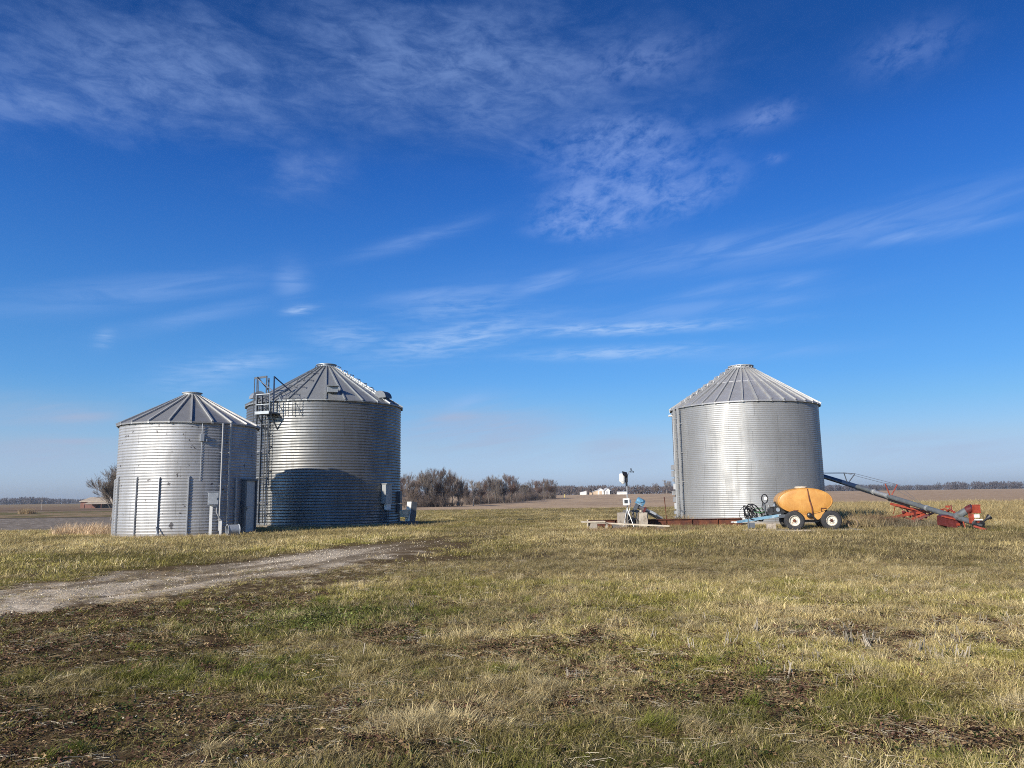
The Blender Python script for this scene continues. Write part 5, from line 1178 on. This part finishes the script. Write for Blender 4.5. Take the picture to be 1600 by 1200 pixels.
sp_ = [g2(545, 1010, .5, .16), g2(500, 998, .4, .12), g2(420, 1190, .35, .1), g2(620, 1005, .6, .15), g2(250, 985, .6, .2)]
x, y, Z, r_, n = pts(30000, 4, 14, 13, lambda Z, x, y: np.clip(np.maximum.reduce([blob(x, y, q_) for q_ in sp_]) * .5, 0, 1) + .002); scatter('gravel', 'stone', x, y, r_.uniform(.007, .018, n), np.array([.5, .46, .42]) * r_.uniform(.5, 1.3, (n, 1)), 'pale stones scattered in the near grass', 'gravel', zoff=.004, tilt=.4, seed=13)
# tall dry clumps: left of the small bin, by the trailer, around the beam
def clump(px, Y, sx, sy, n, s0, s1, col, label, seed, name='dry_grass', src='tall', cat='grass'):
    r_ = np.random.default_rng(seed); cx_ = ray(px, 800).x * Y; x = cx_ + r_.triangular(-2.0, 0, 2.0, n) * sx; y = Y + r_.triangular(-2.0, 0, 2.0, n) * sy; k = clear(x, y); x = x[k]; y = y[k]; n = len(x)
    sc = r_.uniform(s0, s1, n); scatter(name, src, x, y, np.stack([sc * 1.1, sc * 1.1, sc], -1), np.array(col) * r_.uniform(.6, 1.25, (n, 1)), label, cat, seed=seed)
clump(136, 40.3, .95, .7, 120, .5, 1.05, (.70, .52, .33), 'tall tan grass clump left of the small bin', 31)
clump(168, 39.4, .7, .5, 60, .35, .65, (.66, .49, .31), 'lower tan grass against the small bin', 32)
clump(1366, 37.4, .6, .9, 150, .55, 1.0, (.20, .135, .085), 'brown dead weeds right of the trailer', 33, 'dead_weeds', cat='weeds')
clump(1345, 36.0, .35, .6, 40, .5, 1.0, (.42, .33, .18), 'tan weeds right of the trailer wheels', 34)
clump(1420, 36.0, 1.5, .7, 160, .35, .8, (.24, .20, .13), 'grey brown weeds under the long auger', 35, 'dead_weeds', cat='weeds')
clump(985, 36.4, 2.6, .6, 260, .12, .30, (.33, .21, .13), 'reddish dry grass before the pale plank', 36)
clump(1090, 38.6, 1.6, .4, 110, .15, .38, (.24, .20, .10), 'rough grass at the foot of the rusty beam', 37)
clump(300, 35.4, 2.3, .3, 200, .12, .30, (.40, .30, .15), 'dry grass along the foot of the small bin', 38)
clump(480, 45.2, 3.2, .4, 220, .15, .36, (.40, .31, .16), 'dry grass along the foot of the tall bin', 39)
clump(1058, 42.0, 1.0, .8, 70, .4, 1.0, (.40, .3, .16), 'tan grass left of the right bin ladder', 40)
clump(40, 172, 1.0, 1.0, 40, 1.4, 2.4, (.42, .31, .18), 'pale grass mound in the left field', 41)
# ------------------------------------------------------------------ sun and sky
sd = bpy.data.lights.new('sun', 'SUN'); sd.energy = SUN_E; sd.angle = D2R(.53); sd.color = (1.0, .905, .77)
so = bpy.data.objects.new('sun', sd); COL.objects.link(so)
a_, e_ = D2R(SUN_AZ), D2R(SUN_EL); sdir = Vector((math.sin(a_) * math.cos(e_), math.cos(a_) * math.cos(e_), math.sin(e_)))
so.rotation_euler = sdir.to_track_quat('Z', 'Y').to_euler(); so.location = sdir * 60
w = bpy.data.worlds.new('World'); S.world = w; w.use_nodes = True; nt = w.node_tree; nt.nodes.clear(); L = nt.links.new
def V_(x): return x
def mth(op, a, b=None, c=None, clamp=False):
    n = nt.nodes.new('ShaderNodeMath'); n.operation = op; n.use_clamp = clamp
    for i, v in enumerate((a, b, c)):
        if v is None: continue
        if isinstance(v, (int, float)): n.inputs[i].default_value = v
        else: L(v, n.inputs[i])
    return n.outputs[0]
sky = nt.nodes.new('ShaderNodeTexSky'); sky.sky_type = 'NISHITA'; sky.sun_disc = False
sky.sun_elevation = D2R(SUN_EL); sky.sun_rotation = D2R(SUN_AZ); sky.altitude = 200; sky.air_density = 1.0; sky.dust_density = SKY_DUST; sky.ozone_density = SKY_OZ
tc = nt.nodes.new('ShaderNodeTexCoord'); sp = nt.nodes.new('ShaderNodeSeparateXYZ'); L(tc.outputs['Generated'], sp.inputs[0])
az = mth('ARCTAN2', sp.outputs[0], sp.outputs[1]); el = mth('ARCSINE', sp.outputs[2])
def noise(su, sv, rot, scale, detail, rough, dist=0.0, off=0.0):
    """cloud texture over azimuth and elevation, stretched along a streak direction"""
    c, s = math.cos(rot), math.sin(rot)
    u = mth('MULTIPLY', mth('ADD', mth('MULTIPLY', az, c), mth('MULTIPLY', el, s)), su); v = mth('MULTIPLY', mth('SUBTRACT', mth('MULTIPLY', el, c), mth('MULTIPLY', az, s)), sv)
    cb = nt.nodes.new('ShaderNodeCombineXYZ'); L(u, cb.inputs[0]); L(v, cb.inputs[1]); cb.inputs[2].default_value = off
    n = nt.nodes.new('ShaderNodeTexNoise'); L(cb.outputs[0], n.inputs['Vector']); n.inputs['Scale'].default_value = scale; n.inputs['Detail'].default_value = detail; n.inputs['Roughness'].default_value = rough; n.inputs['Distortion'].default_value = dist
    return n.outputs['Fac']
def lvl(f, a, b): 
    n = nt.nodes.new('ShaderNodeMapRange'); n.interpolation_type = 'SMOOTHSTEP'; L(f, n.inputs[0]); n.inputs[1].default_value = a; n.inputs[2].default_value = b; return n.outputs[0]
def dirof(px, py): d = ray(px, py).normalized(); return math.atan2(d.x, d.y), math.asin(d.z)
def feat(px, py, px2, py2, half, power=1.0, hard=2.0):
    """soft elongated mask from one sky direction to another, half = half thickness in photo pixels"""
    a0, e0 = dirof(px, py); a1, e1 = dirof(px2, py2); ca, ce = (a0 + a1) / 2, (e0 + e1) / 2; ln = math.hypot(a1 - a0, e1 - e0) / 2; rt = math.atan2(e1 - e0, a1 - a0); th = half / F
    da = mth('SUBTRACT', az, ca); de = mth('SUBTRACT', el, ce); c, s = math.cos(rt), math.sin(rt)
    u = mth('MULTIPLY', mth('ADD', mth('MULTIPLY', da, c), mth('MULTIPLY', de, s)), 1 / ln); v = mth('MULTIPLY', mth('SUBTRACT', mth('MULTIPLY', de, c), mth('MULTIPLY', da, s)), 1 / th)
    q = mth('ADD', mth('MULTIPLY', u, u), mth('MULTIPLY', v, v)); return mth('MULTIPLY', mth('EXPONENT', mth('MULTIPLY', q, -1.0)), power)
wisp = noise(1.0, 2.4, -.10, 7.0, 10.0, .66, .55, 1.0)           # broad torn sheets
rip = noise(1.0, 1.7, .22, 30.0, 8.0, .66, .25, 4.0)            # ripples of the middle patch
stk = noise(1.0, 7.5, .15, 8.0, 9.0, .6, .7, 7.0)               # long streaks
stf = noise(1.0, 6.0, .05, 26.0, 7.0, .6, .4, 9.0)
W1 = lvl(wisp, .34, .70); fib = noise(1.0, 2.6, -.05, 18.0, 10.0, .68, .35, 13.0)
FB = mth('ADD', mth('MULTIPLY', lvl(fib, .30, .70), .75), .25)
R1 = mth('MULTIPLY', lvl(rip, .30, .66), mth('ADD', mth('MULTIPLY', W1, .6), .45)); K1 = lvl(stk, .30, .68); F1 = lvl(stf, .28, .7)
def mx_(*a):
    o = a[0]
    for b in a[1:]: o = mth('MAXIMUM', o, b)
    return o
sheet = mx_(feat(-120, 95, 560, 120, 105, 1.0), feat(330, 60, 1060, 95, 105, 1.0), feat(-200, 150, 260, 160, 40, 1.), feat(620, 160, 900, 190, 60, .8), feat(360, 275, 560, 262, 40, .75))
edge = feat(-100, 300, 420, 245, 50, .9)
sheet_a = mth('MULTIPLY', mth('MULTIPLY', sheet, lvl(mth('SUBTRACT', mth('ADD', wisp, mth('MULTIPLY', sheet, .34)), mth('MULTIPLY', edge, .25)), .44, .84)), mth('MULTIPLY', FB, .58))
patch = mx_(feat(800, 235, 1150, 225, 60, .75), feat(840, 335, 1150, 265, 55, 1.0), feat(820, 355, 1010, 340, 26, 1.0))
patch_a = mth('MULTIPLY', mth('MULTIPLY', lvl(patch, .12, .7), R1), .50)
small_a = mth('MULTIPLY', mth('MULTIPLY', mx_(feat(1150, 195, 1245, 168, 16, 1.), feat(1195, 250, 1225, 244, 7, .9), feat(1340, 100, 1500, 50, 30, .6), feat(880, 120, 1100, 75, 30, .7)), lvl(rip, .3, .62)), .40)
streak = mx_(feat(880, 430, 1720, 262, 26, .55), feat(800, 452, 905, 426, 12, 1.), feat(1350, 380, 1570, 340, 10, .95), feat(560, 400, 740, 346, 11, .55), feat(430, 425, 480, 450, 26, .7),
             feat(1180, 450, 1290, 430, 10, .6), feat(1160, 480, 1270, 462, 7, .5), feat(-50, 480, 420, 430, 20, .5), feat(1010, 395, 1330, 370, 20, .6), feat(570, 470, 810, 445, 10, .6), feat(180, 520, 420, 470, 12, .45), feat(1060, 560, 1330, 540, 10, .4), feat(700, 640, 760, 618, 10, .5), feat(1030, 470, 1250, 430, 12, .5), feat(860, 500, 1260, 462, 14, .5))
streak_a = mth('MULTIPLY', mth('MULTIPLY', streak, mth('ADD', mth('MULTIPLY', K1, .75), .25)), .52)
low = mx_(feat(590, 552, 830, 505, 22, .95), feat(800, 517, 1140, 505, 9, 1.15), feat(830, 555, 1100, 545, 9, .95), feat(620, 490, 800, 470, 22, .45), feat(480, 525, 600, 530, 22, .6), feat(300, 580, 440, 560, 14, .75), feat(445, 487, 492, 482, 6, 1.1), feat(150, 540, 175, 520, 10, .6), feat(240, 600, 380, 575, 22, .5), feat(960, 553, 1060, 549, 6, .8))
low_a = mth('MULTIPLY', mth('MULTIPLY', low, mth('ADD', mth('MULTIPLY', F1, .9), .12)), .62)
haze = mx_(feat(-80, 640, 200, 650, 22, .55), feat(-80, 700, 190, 712, 26, .6), feat(610, 672, 900, 680, 42, .85), feat(880, 700, 1060, 705, 30, .6), feat(1280, 700, 1700, 705, 24, .5), feat(640, 655, 780, 650, 14, .9), feat(630, 690, 880, 668, 20, .9), feat(60, 655, 190, 650, 10, .9), feat(20, 690, 190, 690, 6, .9), feat(-60, 690, 250, 690, 7, .6))
haze_a = mth('MULTIPLY', mth('MULTIPLY', haze, mth('ADD', mth('MULTIPLY', K1, .6), .45)), .88)
hs = nt.nodes.new('ShaderNodeHueSaturation'); L(sky.outputs[0], hs.inputs['Color']); hs.inputs['Saturation'].default_value = SKY_SAT; hs.inputs['Hue'].default_value = SKY_HUE; hs.inputs['Value'].default_value = SKY_VAL
# deeper winter blue: the sky texture's colour graded by height above the horizon
def lin(c): return tuple(((v / 255 + .055) / 1.055) ** 2.4 if v > 10 else v / 255 / 12.92 for v in c)
GR = [(20, (30, 85, 165), (92, 117, 150)), (120, (38, 97, 185), (100, 126, 161)), (200, (45, 108, 200), (103, 130, 164)), (300, (56, 124, 216), (113, 142, 176)), (400, (70, 141, 228), (125, 156, 188)),
      (500, (88, 160, 238), (142, 173, 201)), (570, (106, 176, 244), (158, 188, 208)), (620, (128, 190, 242), (171, 199, 210)), (680, (162, 200, 236), (187, 206, 202)), (740, (174, 198, 229), (191, 194, 173))]
stops = []
for py, t_, r_ in GR[::-1]:
    stops.append((max(0, dirof(1400, py)[1]) / .8, tuple(min(1, a / b / 3.0) for a, b in zip(lin(t_), lin(r_)))))
rg = nt.nodes.new('ShaderNodeValToRGB'); L(mth('MULTIPLY', el, 1 / .8, clamp=True), rg.inputs['Fac']); ee = rg.color_ramp.elements
while len(ee) < len(stops): ee.new(.5)
for q_, (p_, c_) in enumerate(stops): ee[q_].position = p_; ee[q_].color = (*c_, 1)
gm = nt.nodes.new('ShaderNodeVectorMath'); gm.operation = 'MULTIPLY'; L(hs.outputs[0], gm.inputs[0]); L(rg.outputs['Color'], gm.inputs[1])
g3 = nt.nodes.new('ShaderNodeVectorMath'); g3.operation = 'SCALE'; L(gm.outputs[0], g3.inputs[0]); L(mth('MULTIPLY', mth('ADD', mth('MULTIPLY', mth('MAXIMUM', mth('SUBTRACT', .42, az), 0.0), mth('MULTIPLY', mth('SUBTRACT', .62, mth('ABSOLUTE', el)), .70)), 1.0), 3.0), g3.inputs['Scale'])
cur = g3.outputs[0]
def over(cur, fac, col):
    n = nt.nodes.new('ShaderNodeMix'); n.data_type = 'RGBA'; L(fac, n.inputs[0]); L(cur, n.inputs[6]); n.inputs[7].default_value = (*col, 1); n.clamp_factor = True; return n.outputs[2]
k = 2 ** -EXPO / SKY_STR
cur = over(cur, haze_a, tuple(c * k for c in (.40, .47, .65)))
cur = over(cur, sheet_a, tuple(c * k for c in (.23, .36, .70)))
cur = over(cur, small_a, tuple(c * k for c in (.30, .43, .82)))
cur = over(cur, patch_a, tuple(c * k for c in (.33, .48, .90)))
cur = over(cur, streak_a, tuple(c * k for c in (.38, .56, .94)))
cur = over(cur, low_a, tuple(c * k for c in (.48, .66, .97)))
bg = nt.nodes.new('ShaderNodeBackground'); bg.inputs['Strength'].default_value = SKY_STR; L(cur, bg.inputs['Color'])
ow = nt.nodes.new('ShaderNodeOutputWorld'); L(bg.outputs[0], ow.inputs['Surface'])
# ------------------------------------------------------------------ thin winter air between the camera and the far woods
m = bpy.data.materials.new('air'); m.use_nodes = True; nt = m.node_tree; nt.nodes.remove(nt.nodes['Principled BSDF'])
pv = nt.nodes.new('ShaderNodeVolumePrincipled'); pv.inputs['Density'].default_value = .00014; pv.inputs['Color'].default_value = (.80, .88, 1, 1); pv.inputs['Anisotropy'].default_value = .2
nt.links.new(pv.outputs[0], nt.nodes['Material Output'].inputs['Volume'])
b = MB(); b.box((0, 0, 4.5), (7900, 7900, 25)); o = b.build('haze', m); tag(o, 'thin pale winter haze lying over the fields', 'haze', kind='stuff')
try: m.volume_intersection_method = 'FAST'
except Exception: pass
